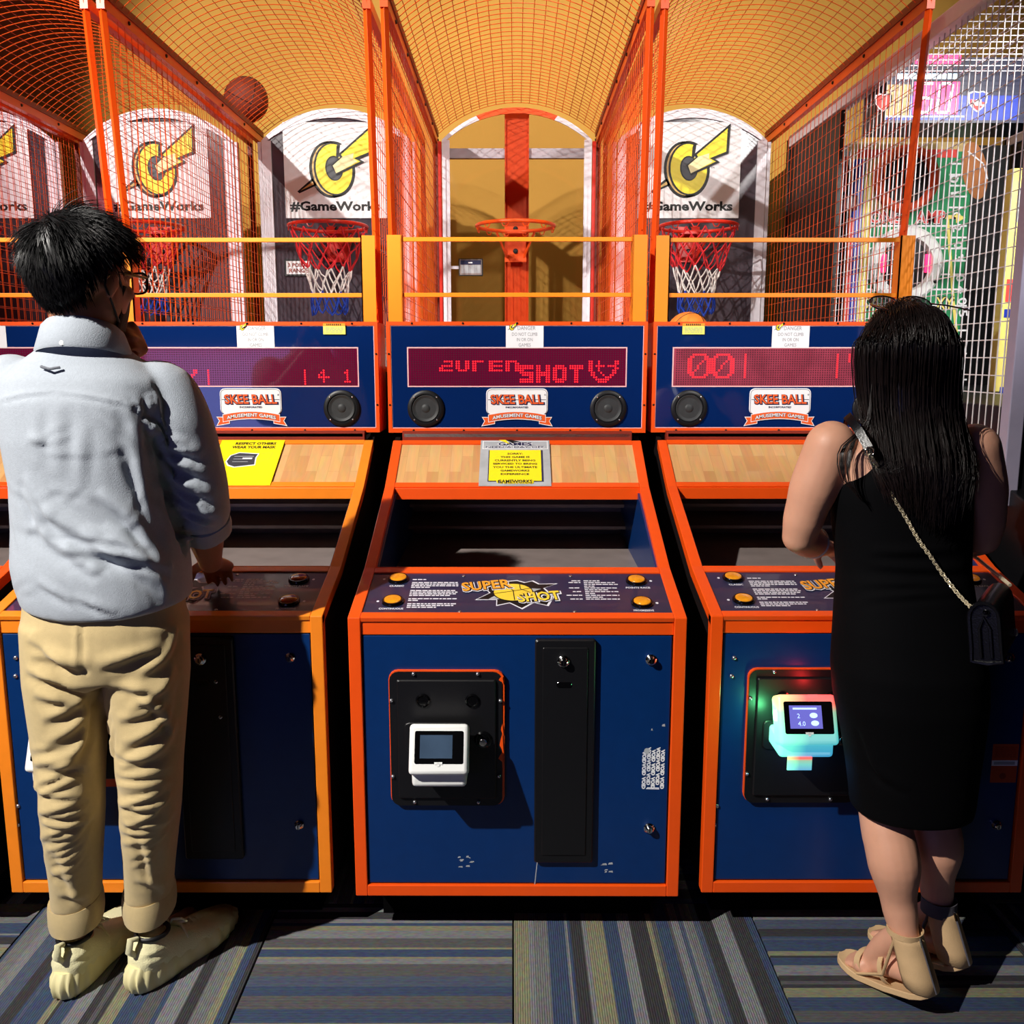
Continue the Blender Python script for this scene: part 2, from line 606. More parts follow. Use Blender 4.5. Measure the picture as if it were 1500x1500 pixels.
# ================================================================== the room
def room():
    # carpet: tiles laid quarter turned
    fl = MB()
    fl.box(-5.2, 5.2, -5.2, 5.85, -0.06, -0.012, M_DARKROOM)
    floor = fl.build('floor')
    tag(floor, kind='structure')
    mats = [carpet_mat('striped_carpet_a', 3), carpet_mat('striped_carpet_b', 11), carpet_mat('striped_carpet_c', 29)]
    meshes = []
    for m in mats:
        t = MB()
        h = 0.3045
        c = 0.002
        t.add([(-h, -h, -0.012), (h, -h, -0.012), (h, h, -0.012), (-h, h, -0.012),
               (-h + c, -h + c, 0), (h - c, -h + c, 0), (h - c, h - c, 0), (-h + c, h - c, 0)],
              [(4, 5, 6, 7), (0, 1, 5, 4), (1, 2, 6, 5), (2, 3, 7, 6), (3, 0, 4, 7)], m)
        me = bpy.data.meshes.new('carpet_tile')
        me.from_pydata(t.v, [], t.f)
        me.materials.append(m)
        meshes.append(me)
    k = 0
    for i in range(-8, 8):
        for j in range(-8, 9):
            x = 0.003 + (i + 0.5) * 0.61
            y = 1.60 + (j + 0.5) * 0.61
            if y > 5.8 or y < -5.1:
                continue
            o = link('carpet_tile', meshes[(i * 5 + j * 3) % 3], floor, (x, y, 0))
            turn = (i + j) % 2 != 0
            o.rotation_euler = (0, 0, R(90) * (1 if turn else 0) + R(180) * ((i * 7 + j) % 2))
            k += 1
    w = MB()
    w.box(-5.2, 5.2, 5.80, 5.92, 0.0, 4.60, M_WALL)
    tag(w.build('wall_back'), kind='structure')
    for nm, x0, x1 in (('wall_left', -5.3, -5.2), ('wall_right', 5.2, 5.3)):
        w = MB()
        w.box(x0, x1, -5.2, 5.92, 0, 4.60, M_DARKROOM)
        tag(w.build(nm), kind='structure')
    w = MB()
    w.box(-5.3, 5.3, -5.3, -5.2, 0, 4.60, M_DARKROOM)
    tag(w.build('wall_front'), kind='structure')
    w = MB()
    w.box(-5.3, 5.3, -5.3, 5.92, 4.60, 4.70, M_CEIL)
    tag(w.build('ceiling'), kind='structure')
    w = MB()
    w.box(-5.2, 5.2, 5.775, 5.80, 0, 0.12, M_BLACK)
    tag(w.build('baseboard_back'), kind='structure')


room()

# ================================================================== basketball machines
W2 = 0.3925
PROF = [(0.0, 0.815), (0.25, 0.876), (0.65, 1.03), (0.86, 1.150)]   # sloping top, (y, z)


def rrect(x0, x1, z0, z1, rad, n=5):
    pts = []
    for cx, cz, a0 in ((x1 - rad, z0 + rad, -90), (x1 - rad, z1 - rad, 0), (x0 + rad, z1 - rad, 90), (x0 + rad, z0 + rad, 180)):
        for k in range(n):
            a = R(a0 + 90.0 * k / (n - 1))
            pts.append((cx + rad * math.cos(a), cz + rad * math.sin(a)))
    return pts


def slab(mb, pts, y0, y1, m, cham=0.0):
    """outline in (x,z), from y1 (back) to y0 (front, towards the player)"""
    n = len(pts)
    cx = sum(p[0] for p in pts) / n
    cz = sum(p[1] for p in pts) / n
    vs = [(p[0], y1, p[1]) for p in pts]
    if cham:
        vs += [(p[0], y0 + cham, p[1]) for p in pts]
        w = max(p[0] for p in pts) - cx
        h = max(p[1] for p in pts) - cz
        vs += [(cx + (p[0] - cx) * (1 - cham / w), y0, cz + (p[1] - cz) * (1 - cham / h)) for p in pts]
        L = 3
    else:
        vs += [(p[0], y0, p[1]) for p in pts]
        L = 2
    fs = [tuple(range(n))[::-1], tuple(range((L - 1) * n, L * n))]
    for l in range(L - 1):
        fs += [(l * n + i, l * n + (i + 1) % n, (l + 1) * n + (i + 1) % n, (l + 1) * n + i) for i in range(n)]
    fs = [f[::-1] for f in fs]
    mb.add(vs, fs, m)


def ring_slab(mb, outer, inner, y0, y1, m):
    n = len(outer)
    vs = [(p[0], y1, p[1]) for p in outer] + [(p[0], y0, p[1]) for p in outer] + [(p[0], y0, p[1]) for p in inner] + [(p[0], y1, p[1]) for p in inner]
    fs = []
    for i in range(n):
        j = (i + 1) % n
        for l in range(3):
            fs.append((l * n + i, (l + 1) * n + i, (l + 1) * n + j, l * n + j))
    mb.add(vs, fs, m)


def F(px, py):
    """photo pixel on the middle machine's front plane -> local (x, z)"""
    p = at(px, py, 2.06)
    return p.x - 0.012, p.z


# ---- dot matrix glyphs (row strings)
G_S = ["######", "######", "##....", "######", ".#####", "....##", "######", "######"]
G_H = ["##..##", "##..##", "##..##", "######", "######", "##..##", "##..##", "##..##"]
G_O = [".####.", "######", "##..##", "##..##", "##..##", "##..##", "######", ".####."]
G_T = ["######", "######", "..##..", "..##..", "..##..", "..##..", "..##..", "..##.."]
G_SMILE = ["##..#......##", "##..#......##", "##.####.####.", "##..#......##", "##..#.....##.", ".##..#....##.", ".##...#..##..", "..##...###...", "...######....", "....####....."]
G_FRAG = ["..####.##..##.#####..######.#####.", ".....#.##..##.##.....##.....##..##", ".#####.##..##.##.....######.##..##", "##.....##..##.##.....##.....##..##", "######..####..##.....######.##..##"]
G_0 = ["..######..", ".##....##.", "##.....###", "##....#.##", "##...#..##", "##..#...##", "##..#...##", "##.#....##", "###.....##", ".##....##.", "..######.."]
G_1 = ["#", "#", "#", "#", "#", "#", "#", "#", "#", "#", "#"]
G_4 = ["..#..", ".##..", "#.#..", "#####", "..#..", "..#.."]
G_ONE = [".#.", "##.", ".#.", ".#.", ".#.", "###"]
G_SM2 = ["##......##", "##......##", ".##....##.", "..######..", "...####..."]
G_2 = ["..#", ".##", "..#", "...", "..#", ".##", "###", "###"]
LED = {
    3: [(46, 7, G_S), (53, 7, G_H), (60, 7, G_O), (67, 7, G_T), (75, 5, G_SMILE), (12, 5, G_FRAG)],
    2: [(68, 9, G_1[:7]), (74, 9, G_4), (85, 9, G_ONE), (13, 9, G_SM2), (27, 9, G_1[:7])],
    4: [(5, 2, G_0), (15, 2, G_0), (29, 2, G_1), (68, 2, G_1), (73, 2, G_1[:4]), (77, 2, G_4), (77, 8, G_2[3:])],
    0: [(5, 2, G_0)],
    1: [(5, 2, G_0), (15, 2, G_0), (68, 9, G_ONE)],
}


def led_dots(parent, which, cx, y, cz, w, h):
    nc, nr = 90, 16
    px, pz = w / nc, h / nr
    on = set()
    for c0, r0, g in LED[which]:
        for r, row in enumerate(g):
            for c, ch in enumerate(row):
                if ch == '#':
                    on.add((c0 + c, r0 + r))
    a = MB()
    b = MB()
    fa = Flat(a, (cx - w / 2, y, cz + h / 2), (1, 0, 0), (0, 0, 1), 0.0004)
    fb = Flat(b, (cx - w / 2, y, cz + h / 2), (1, 0, 0), (0, 0, 1), 0.0004)
    for c in range(nc):
        for r in range(nr):
            u, v = (c + 0.5) * px, -(r + 0.5) * pz
            if (c, r) in on:
                fa.ell(u, v, px * 0.36, px * 0.36, M_LED, 2, n=8)
            else:
                fb.rect(u - px * 0.22, u + px * 0.22, v - px * 0.22, v + px * 0.22, M_LEDOFF, 1)
    o = a.build('lit_dots', parent)
    tag(o, 'glowing red dots', kind='stuff')
    tag(b.build('unlit_dots', parent), kind='stuff')


def g_logo(f, ox, oy, s, layer=2):
    """the yellow G with a lightning bolt; ox,oy centre, s = width of the sign; units from the sign's own grid (1250 wide)"""
    def q(pts):
        return [(ox + (x - 860) / 1250.0 * s, oy + (832 - y) / 1250.0 * s) for x, y in pts]

    k = s / 1250.0

    def el(cx, cy, rx, ry, m, l, rot=0.0):
        c = q([(cx, cy)])[0]
        f.ell(c[0], c[1], rx * k, ry * k, m, l, 36, rot)

    # tail spike
    f.poly(q([(378, 1095), (575, 935), (625, 1020), (405, 1118)]), M_INK, layer)
    f.poly(q([(420, 1085), (575, 975), (590, 1010)]), M_LOGO_T, layer + 1)
    # body
    el(800, 835, 262, 342, M_INK, layer, 0.12)
    el(852, 828, 262, 338, M_INK, layer, 0.12)
    el(806, 832, 232, 312, M_LOGO_T, layer + 1, 0.12)
    el(846, 826, 250, 320, M_INK, layer + 2, 0.12)
    el(850, 826, 228, 300, M_LOGO_Y, layer + 3, 0.12)
    el(852, 818, 112, 150, M_INK, layer + 4, 0.12)
    el(856, 820, 98, 136, M_LOGO_G, layer + 5, 0.12)
    # gap of the G (paper shows through) and its edge
    f.poly(q([(935, 540), (1180, 470), (1180, 640), (905, 690), (890, 660)]), M_WPAPER, layer + 6)
    f.poly(q([(905, 520), (935, 545), (915, 690), (880, 690), (890, 560)]), M_INK, layer + 7)
    # bolt
    f.poly(q([(905, 655), (1355, 285), (1340, 640), (1170, 705), (1235, 745), (880, 905), (815, 780), (930, 690)]), M_INK, layer + 8)
    f.poly(q([(945, 655), (1318, 345), (1310, 620), (1105, 700), (1185, 738), (960, 840), (875, 880), (838, 788), (965, 690)]), M_LOGO_Y, layer + 9)
    f.poly(q([(965, 680), (1100, 640), (1095, 705), (1150, 738), (960, 840), (875, 880), (838, 788)]), M_LOGO_P, layer + 10)


def paper_sign(parent, name, O, U, V, w, h, m, thick=0.0012):
    mb = MB()
    N = Vector(U).cross(Vector(V)).normalized()
    f = Flat(mb, Vector(O) + N * thick, U, V, 0.00045)
    f.rect(-w / 2, w / 2, -h / 2, h / 2, m, 0)
    # thickness
    b = Flat(mb, Vector(O), U, V, 0.0)
    c0 = [(-w / 2, -h / 2), (w / 2, -h / 2), (w / 2, h / 2), (-w / 2, h / 2)]
    for i in range(4):
        a, d = c0[i], c0[(i + 1) % 4]
        mb.add([b.p(a[0], a[1], 0), b.p(d[0], d[1], 0), f.p(d[0], d[1], 0), f.p(a[0], a[1], 0)], [(0, 1, 2, 3)], m)
    return mb, f


def word_lines(f, x0, x1, y, h, m, rnd, layer=1, fill=1.0):
    """a line of print too small to read: short strokes, word by word"""
    x = x0
    end = x0 + (x1 - x0) * fill
    while x < end - 0.003:
        w = min(rnd.uniform(0.005, 0.014), end - x)
        f.rect(x, x + w, y, y + h, m, layer)
        x += w + 0.0022


def screw_mesh(r, h, m, n=10):
    k = ('screw', r, h, m.name)
    if k not in _SM:
        t = MB()
        t.lathe([(r, 0), (r, h * 0.35), (r * 0.7, h * 0.85), (r * 0.2, h)], m, n=n)
        me = bpy.data.meshes.new('screw')
        me.from_pydata(t.v, [], t.f)
        me.materials.append(m)
        me.polygons.foreach_set('use_smooth', [True] * len(me.polygons))
        _SM[k] = me
    return _SM[k]


_SM = {}


def screw(parent, name, pos, axis=(0, -1, 0), r=0.005, h=0.004, m=None):
    o = link(name, screw_mesh(r, h, m or M_SCREW), parent, pos)
    o.rotation_euler = Vector(axis).to_track_quat('Z', 'Y').to_euler()
    return o


def lock(parent, pos, r=0.013):
    mb = MB()
    mb.lathe([(r, 0), (r, 0.004), (r * 0.72, 0.007), (r * 0.72, 0.013), (r * 0.5, 0.016)], M_CHROME, pos, (0, -1, 0), 20)
    mb.box(pos[0] - 0.0012, pos[0] + 0.0012, pos[1] - 0.0166, pos[1] - 0.015, pos[2] - 0.005, pos[2] + 0.005, M_BLACK)
    return mb.build('lock', parent, smooth=35)


def seg_frame(i):
    (y0, z0), (y1, z1) = PROF[i], PROF[i + 1]
    V = Vector((0, y1 - y0, z1 - z0))
    L = V.length
    V.normalize()
    return Vector((0, y0, z0)), V, Vector((1, 0, 0)).cross(V), L


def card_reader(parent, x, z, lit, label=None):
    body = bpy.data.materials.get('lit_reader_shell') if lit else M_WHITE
    mb = MB()
    # lower tray
    mb.box(x - 0.062, x + 0.062, -0.105, -0.012, z - 0.066, z - 0.020, body)
    # tilted head
    xf = Matrix.Translation((x, -0.082, z + 0.014)) @ Matrix.Rotation(R(-24), 4, 'X')
    mb.box(-0.067, 0.067, -0.026, 0.026, -0.054, 0.058, body, xf)
    # neck to the door
    mb.box(x - 0.05, x + 0.05, -0.06, -0.010, z - 0.03, z + 0.03, M_BLACK)
    o = mb.build('card_reader', parent, bevel=0.009, seg=3, smooth=40)
    if label:
        o['label'] = label
    s = MB()
    fr = xf @ Matrix.Translation((0, -0.0262, 0))
    O = fr @ Vector((0, 0, 0.006))
    U = Vector((1, 0, 0))
    V = (xf.to_3x3() @ Vector((0, 0, 1)))
    f = Flat(s, O, U, V, 0.0005)
    f.rect(-0.054, 0.056, -0.036, 0.036, M_BLACKG, 1, 0.004)
    f.rect(-0.042, 0.031, -0.024, 0.027, M_LCDON if lit else M_LCD, 2)
    if lit:
        f.text('2', -0.022, 0.004, 0.010, M_LCDICON, 3)
        f.text('4.0', -0.016, -0.013, 0.010, M_LCDICON, 3)
        f.ell(0.012, 0.005, 0.009, 0.006, M_LCDICON, 3, 14)
        f.ell(0.014, -0.012, 0.009, 0.006, M_LCDICON, 3, 14)
        f.rect(-0.034, 0.020, 0.018, 0.022, M_LCDICON, 3)
    f.rect(-0.009, 0.009, -0.037, -0.032, M_WHITE, 3)
    f.rect(-0.003, 0.003, -0.041, -0.034, M_WHITE, 3)
    s.build('reader_screen', o)
    return o


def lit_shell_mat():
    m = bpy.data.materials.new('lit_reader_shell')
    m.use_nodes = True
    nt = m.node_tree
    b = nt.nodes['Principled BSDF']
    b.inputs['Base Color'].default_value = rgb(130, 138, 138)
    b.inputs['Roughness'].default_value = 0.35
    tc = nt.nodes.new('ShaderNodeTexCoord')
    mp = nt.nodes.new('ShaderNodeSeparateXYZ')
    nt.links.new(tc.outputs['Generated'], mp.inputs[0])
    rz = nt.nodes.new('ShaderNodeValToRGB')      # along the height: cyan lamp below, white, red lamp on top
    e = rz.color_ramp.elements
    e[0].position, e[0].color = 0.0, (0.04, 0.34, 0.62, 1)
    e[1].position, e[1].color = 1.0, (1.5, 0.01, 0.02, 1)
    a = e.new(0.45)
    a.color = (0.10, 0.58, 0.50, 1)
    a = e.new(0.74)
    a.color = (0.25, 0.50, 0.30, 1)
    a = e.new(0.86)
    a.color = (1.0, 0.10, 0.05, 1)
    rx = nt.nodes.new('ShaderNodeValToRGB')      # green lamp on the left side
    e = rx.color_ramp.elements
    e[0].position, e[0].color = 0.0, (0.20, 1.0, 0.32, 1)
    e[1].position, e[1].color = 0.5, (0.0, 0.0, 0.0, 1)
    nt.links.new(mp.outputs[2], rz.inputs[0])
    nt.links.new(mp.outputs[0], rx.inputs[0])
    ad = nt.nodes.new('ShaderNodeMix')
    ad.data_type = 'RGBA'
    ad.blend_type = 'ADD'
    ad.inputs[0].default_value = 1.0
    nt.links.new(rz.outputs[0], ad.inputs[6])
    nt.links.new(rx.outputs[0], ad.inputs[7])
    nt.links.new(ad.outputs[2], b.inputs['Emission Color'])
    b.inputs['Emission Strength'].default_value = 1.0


lit_shell_mat()


def super_art(f, s=1.0, l0=1):
    """starburst, ball and the name on the control panel"""
    st = [(-0.030, 0.060), (0.010, 0.068), (0.030, 0.056), (0.050, 0.066), (0.066, 0.048), (0.112, 0.050), (0.078, 0.026), (0.10, -0.02),
          (0.085, -0.066), (0.050, -0.050), (0.022, -0.082), (-0.008, -0.052), (-0.040, -0.066), (-0.040, -0.036), (-0.092, -0.036), (-0.058, 0.0), (-0.075, 0.03)]
    big = [(x * s, y * s) for x, y in st]
    f.poly(big, M_LABEL, l0)
    f.poly([(x * s * 0.945, y * s * 0.925) for x, y in st], M_INK, l0 + 1)
    for a in (0.3, 2.2, 3.7, 5.4):
        f.poly([(0.045 * s * math.cos(a - 0.25), 0.045 * s * math.sin(a - 0.25)), (0.072 * s * math.cos(a), 0.066 * s * math.sin(a)), (0.045 * s * math.cos(a + 0.25), 0.045 * s * math.sin(a + 0.25))], M_GREYP, l0 + 2)
    f.ell(0, 0.002 * s, 0.050 * s, 0.046 * s, M_INK, l0 + 3)
    f.ell(0, 0.002 * s, 0.047 * s, 0.043 * s, M_ART_Y, l0 + 4)
    f.line([(-0.045 * s, -0.006 * s), (-0.01 * s, 0.004 * s), (0.045 * s, 0.022 * s)], 0.0022 * s, M_INK, l0 + 5)
    f.line([(-0.02 * s, 0.040 * s), (0.0, 0.01 * s), (0.004 * s, -0.038 * s)], 0.0022 * s, M_INK, l0 + 5)
    f.line([(0.016 * s, 0.040 * s), (0.018 * s, 0.018 * s), (0.042 * s, 0.0)], 0.0022 * s, M_INK, l0 + 5)
    for body, cx, cy, w, h, rot in (('SUPER', -0.066, 0.036, 0.122, 0.046, 0.17), ('SHOT', 0.062, -0.022, 0.104, 0.046, 0.14)):
        f.text(body, cx * s + 0.003, cy * s - 0.003, h * s * 1.14, M_LABEL, l0 + 6, w * s * 1.06, bold=0.11, rot=rot)
        f.text(body, cx * s + 0.0015, cy * s - 0.0015, h * s * 1.07, M_INK, l0 + 7, w * s * 1.02, bold=0.07, rot=rot)
        f.text(body, cx * s, cy * s, h * s, M_ART_O if body == 'SUPER' else M_ART_Y, l0 + 8, w * s, bold=0.025, rot=rot)


def badge(parent, y, cx, cz):
    mb = MB()
    pts = rrect(cx - 0.098, cx + 0.098, cz - 0.032, cz + 0.050, 0.016)
    slab(mb, pts, y - 0.003, y, M_WPAPER, 0.0008)
    f = Flat(mb, (cx, y - 0.003, cz), (1, 0, 0), (0, 0, 1), 0.0004)
    n = len(pts)
    ln = [(p[0] - cx, p[1] - cz) for p in rrect(cx - 0.0945, cx + 0.0945, cz - 0.032, cz + 0.0465, 0.013)]
    f.line(ln, 0.0012, M_INKNAVY, 1, closed=True)
    f.rect(-0.092, 0.092, 0.0135, 0.0155, M_INKNAVY, 1)
    f.text('SKEE BALL', 0.0015, 0.0145, 0.034, M_INKNAVY, 2, 0.172, bold=0.075, shear=-0.12)
    f.text('SKEE BALL', 0.0, 0.0160, 0.0300, M_BADGE_O, 3, 0.166, bold=0.02, shear=-0.12)
    f.text('INCORPORATED', 0.0, -0.0095, 0.0060, M_INKNAVY, 2, 0.072, bold=0.03)
    f.text('\u00ae', 0.089, 0.030, 0.006, M_INKNAVY, 2)
    # ribbon
    def arc(u):
        return -0.034 + 0.010 * (1 - (u / 0.09) ** 2)
    up = [(-0.09 + 0.18 * k / 12, arc(-0.09 + 0.18 * k / 12)) for k in range(13)]
    rib = up + [(u, v - 0.021) for u, v in up[::-1]]
    wide = [(u * 1.02, v + 0.002) for u, v in up] + [(u * 1.02, v - 0.0235) for u, v in up[::-1]]
    for sgn in (-1, 1):
        tail = [(0.070 * sgn, -0.040), (0.112 * sgn, -0.040), (0.104 * sgn, -0.053), (0.114 * sgn, -0.070), (0.070 * sgn, -0.062)]
        f.poly(tail, M_WPAPER, 1)
        f.poly([(0.072 * sgn, -0.042), (0.109 * sgn, -0.042), (0.1015 * sgn, -0.053), (0.110 * sgn, -0.067), (0.072 * sgn, -0.060)], M_BADGE_O, 2)
    f.poly(wide, M_WPAPER, 3)
    f.poly(rib, M_BADGE_O, 4)
    f.text('AMUSEMENT GAMES', 0, -0.0440, 0.0125, M_INKNAVY, 5, 0.160, bold=0.07, arch=0.0095)
    f.text('AMUSEMENT GAMES', 0, -0.0435, 0.0110, M_WPAPER, 6, 0.157, bold=0.02, arch=0.0095)
    return mb.build('badge', parent)


def speaker(parent, x, y, z):
    mb = MB()
    mb.lathe([(0.058, 0), (0.058, 0.006), (0.054, 0.009), (0.046, 0.009), (0.043, 0.003)], M_BLACK, (x, y, z), (0, -1, 0), 32)
    o = mb.build('speaker', parent, smooth=40)
    c = MB()
    c.lathe([(0.044, 0.004), (0.041, 0.007), (0.036, 0.0045), (0.016, 0.0015), (0.013, 0.005), (0.006, 0.007)], M_CONE, (x, y, z), (0, -1, 0), 32)
    c.build('speaker_cone', o, smooth=60)
    for a in (45, 135, 225, 315):
        screw(o, 'screw', (x + 0.0505 * math.cos(R(a)), y - 0.009, z + 0.0505 * math.sin(R(a))), r=0.0032, h=0.003, m=M_BOLT)
    return o


def wires_side(parent, x, y0f, y1, z0, z1, dy, dz, m, r=0.0016, slant=0.0):
    mb = MB()
    ny = int((y1 - y0f) / dy)
    for i in range(ny + 1):
        y = y1 - i * dy
        mb.bar((x, y, z0), (x, y, z1), r, m, 4, caps=False)
    nz = int((z1 - z0) / dz)
    for i in range(nz + 1):
        z = z0 + i * dz
        mb.bar((x + r, y0f, z), (x + r, y1, z), r, m, 4, caps=False)
    o = mb.build('side_mesh', parent)
    tag(o, kind='stuff')
    return o


def arch_pts(hw, zb, rise, n=16):
    Rr = (hw * hw + rise * rise) / (2 * rise)
    a = math.asin(hw / Rr)
    return [(Rr * math.sin(-a + 2 * a * k / n), zb + rise - Rr + Rr * math.cos(-a + 2 * a * k / n)) for k in range(n + 1)]


def make_machine(which, loc, rotz, label, frame_mat):
    FM = frame_mat
    rnd = random.Random(which)
    t = thing('basketball_arcade_machine', label, 'arcade machine', loc, rotz, 'basketball machines in a row')

    # ---------------- cabinet body: black side panels, trough, rear box
    b = MB()
    side = [(0.012, 0.122), (0.012, 0.805), (0.25, 0.862), (0.65, 1.016), (0.86, 1.138), (0.96, 1.18), (0.96, 1.36), (2.70, 1.36), (2.70, 0.122)]
    for s in (-1, 1):
        x0, x1 = sorted((s * (W2 - 0.002), s * (W2 - 0.018)))
        b.prism(side, x0, x1, M_SIDE)
    b.box(-W2 + 0.01, W2 - 0.01, 0.03, 2.69, 0.115, 0.135, M_SIDE)
    b.box(-W2 + 0.01, W2 - 0.01, 2.67, 2.69, 0.13, 1.36, M_SIDE)
    b.build('cabinet_side', t)
    pl = MB()
    pl.box(-W2 + 0.05, W2 - 0.05, 0.105, 2.62, 0.001, 0.118, mat('shade_black_plinth', rgb(5, 5, 6), 0.95, var=0.0, spec=0.05))  # near-black colour holds the shade under the cabinet overhang
    pl.build('plinth', t)

    # ---------------- trough of the ball return
    tr = MB()
    xi = 0.358
    tr.box(-xi, xi, 0.255, 0.60, 0.775, 0.785, M_TROUGH)
    tr.box(-xi, xi, 1.075, 1.085, 0.78, 1.17, M_TROUGH)
    tr.prism([(0.93, 0.86), (1.075, 0.885), (1.075, 0.875), (0.93, 0.850)], -xi, xi, M_TROUGH)
    tr.prism([(0.98, 0.925), (1.075, 0.945), (1.075, 0.935), (0.98, 0.915)], -xi, xi, M_TROUGH)
    tr.box(-xi, xi, 0.262, 0.268, 0.78, 0.862, M_TROUGH)
    tr.box(-xi, xi, 0.862, 1.08, 1.16, 1.17, M_TROUGH)
    tr.build('ball_trough', t)
    for s in (-1, 1):
        q = MB()
        x0, x1 = sorted((s * xi, s * (xi + 0.006)))
        q.prism([(0.262, 0.78), (0.262, 0.865), (0.65, 1.012), (0.86, 1.13), (1.08, 1.16), (1.08, 0.78)], x0, x1, M_NAVY)
        q.build('trough_side', t)
    st = MB()
    st.prism([(0.45, 0.786), (1.07, 0.80), (1.07, 0.807), (0.45, 0.793)], -xi, xi, M_STEEL)
    tag(st.build('trough_floor', t), 'dull steel floor of the ball trough')

    # ---------------- painted steel frame
    def rail(mb, i, x0, x1, v0, v1, th, m, up=0.0):
        O, V, N, L = seg_frame(i)
        vs = []
        for x in (x0, x1):
            for v in (v0, v1):
                for n in (up - th, up):
                    p = O + V * v + N * n
                    vs.append((x, p.y, p.z))
        mb.add(vs, [(0, 1, 3, 2), (4, 6, 7, 5), (0, 4, 5, 1), (2, 3, 7, 6), (0, 2, 6, 4), (1, 5, 7, 3)], m)

    for s in (-1, 1):
        m_ = MB()
        x0, x1 = sorted((s * W2, s * (W2 - 0.029)))
        m_.box(x0, x1, 0, 0.03, 0.114, 0.8148, FM)
        m_.build('front_post', t, bevel=0.002)
        m_ = MB()
        top = PROF
        bot = [(0.86, 1.122), (0.65, 1.002), (0.255, 0.848), (0.004, 0.790)]
        m_.prism(top + bot, x0, x1, FM)
        m_.build('slope_rail', t, bevel=0.002)
    xr = W2 - 0.029
    m_ = MB()
    m_.box(-xr, xr, 0, 0.03, 0.114, 0.142, FM)
    m_.build('bottom_rail', t, bevel=0.002)
    m_ = MB()
    rail(m_, 0, -xr, xr, 0.0, 0.026, 0.012, FM)
    m_.box(-xr, xr, 0.006, 0.022, 0.772, 0.806, FM)
    m_.build('front_rail', t, bevel=0.0015)
    m_ = MB()
    rail(m_, 0, -xr, xr, 0.2315, 0.2573, 0.02, FM)
    rail(m_, 1, -xr, xr, 0.0, 0.004, 0.03, FM)
    m_.build('cross_rail', t, bevel=0.0015)
    m_ = MB()
    rail(m_, 2, -xr, xr, 0.0, 0.022, 0.03, FM)
    m_.box(-xr, xr, 0.648, 0.662, 0.992, 1.026, FM)
    m_.build('cross_rail', t, bevel=0.0015)
    m_ = MB()
    rail(m_, 2, -xr, xr, 0.222, 0.242, 0.02, FM)
    m_.box(-xr, xr, 0.862, 0.895, 1.12, 1.178, M_DKRAIL)  # dark red strip paints in the shade below the display
    m_.build('cross_rail', t)

    # ---------------- front door panel
    p = MB()
    p.box(-xr + 0.003, xr - 0.003, 0.007, 0.024, 0.145, 0.770, M_NAVY)
    fp = p.build('front_door', t, bevel=0.002)
    fy = 0.007
    if which == 3:
        for px, py in ((954, 967), (951, 1214)):
            x, z = F(px, py)
            lock(fp, (x, fy, z))
        vs_ = MB()
        x, z = F(957, 1128)
        f = Flat(vs_, (x, fy, z), (1, 0, 0), (0, 0, 1), 0.0005)
        for k, cx in enumerate((-0.0215, -0.0105, 0.0005, 0.0115, 0.0225)):
            for j in range(3):
                cy = 0.034 - j * 0.0345 + (0.010 if k % 2 else 0)
                if cy > 0.04 or (k == 0 and j == 0):
                    cy -= 0.004
                f.text('VOID', cx, cy, 0.0098, M_LABEL if k < 2 else M_WPAPER, 1 + k % 2, 0.0315, bold=0.07, rot=R(-90))
        f.ell(-0.016, 0.046, 0.0065, 0.0075, M_GREYP, 3, 14)
        f.poly([(-0.016, -0.051), (0.016, -0.052), (0.016, -0.047), (-0.012, -0.046)], M_LABEL, 0.5)
        vs_.build('void_sticker', fp)
        sc = MB()
        f = Flat(sc, (0, fy, 0), (1, 0, 0), (0, 0, 1), 0.0004)
        for (px, py, n) in ((678, 1265, 9), (887, 1275, 6), (962, 1073, 3)):
            x, z = F(px, py)
            for _ in range(n):
                a, c = rnd.uniform(-0.014, 0.016), rnd.uniform(-0.014, 0.014)
                w, h = rnd.uniform(0.003, 0.013), rnd.uniform(0.0015, 0.006)
                f.poly([(x + a, z + c), (x + a + w, z + c + rnd.uniform(-0.002, 0.002)), (x + a + w * 0.9, z + c + h), (x + a + w * 0.2, z + c + h * 0.8)], M_GREYP, 1)
        x0, z0 = F(783, 1300)
        x1, z1 = F(787, 1265)
        f.line([(x0, z0), (x0 + 0.002, z0 + 0.02), (x1, z1)], 0.0022, M_GREYP, 1)
        sc.build('scuff_marks', fp)
    else:
        for px, py in ((954, 967), (951, 1214)):
            x, z = F(px, py)
            lock(fp, (x, fy, z), 0.0115)
        for px, py in ((548, 968), (546, 995), (537, 1187), (535, 1215)) + (((845, 1000), (848, 1052)) if which == 2 else ()):
            x, z = F(px, py)
            screw(fp, 'bolt', (x, fy - (0.014 if px > 700 else 0.0), z), r=0.0055, h=0.005, m=M_BOLT)
        if which == 4:
            mb, f = paper_sign(fp, 'orange_sticker', (F(958, 1124)[0], fy, F(958, 1124)[1]), (1, 0, 0), (0, 0, 1), 0.062, 0.098, M_ORANGEST, 0.0006)
            f.rect(-0.031, 0.031, -0.006, 0.008, M_WPAPER, 1)
            f.rect(-0.026, 0.024, -0.003, 0.005, M_GREYP, 2)
            for k in range(6):
                word_lines(f, -0.026, 0.026, 0.016 + 0.005 * k, 0.0014, M_DKRAIL, rnd, 1)
            f.ell(-0.002, -0.032, 0.008, 0.008, M_DKRAIL, 1)
            mb.build('orange_sticker', fp)

    # ---------------- coin door
    x0, z0 = F(570, 1178)
    x1, z1 = F(740, 982)
    x0, x1 = F(571, 1080)[0], F(739, 1080)[0]
    cd = MB()
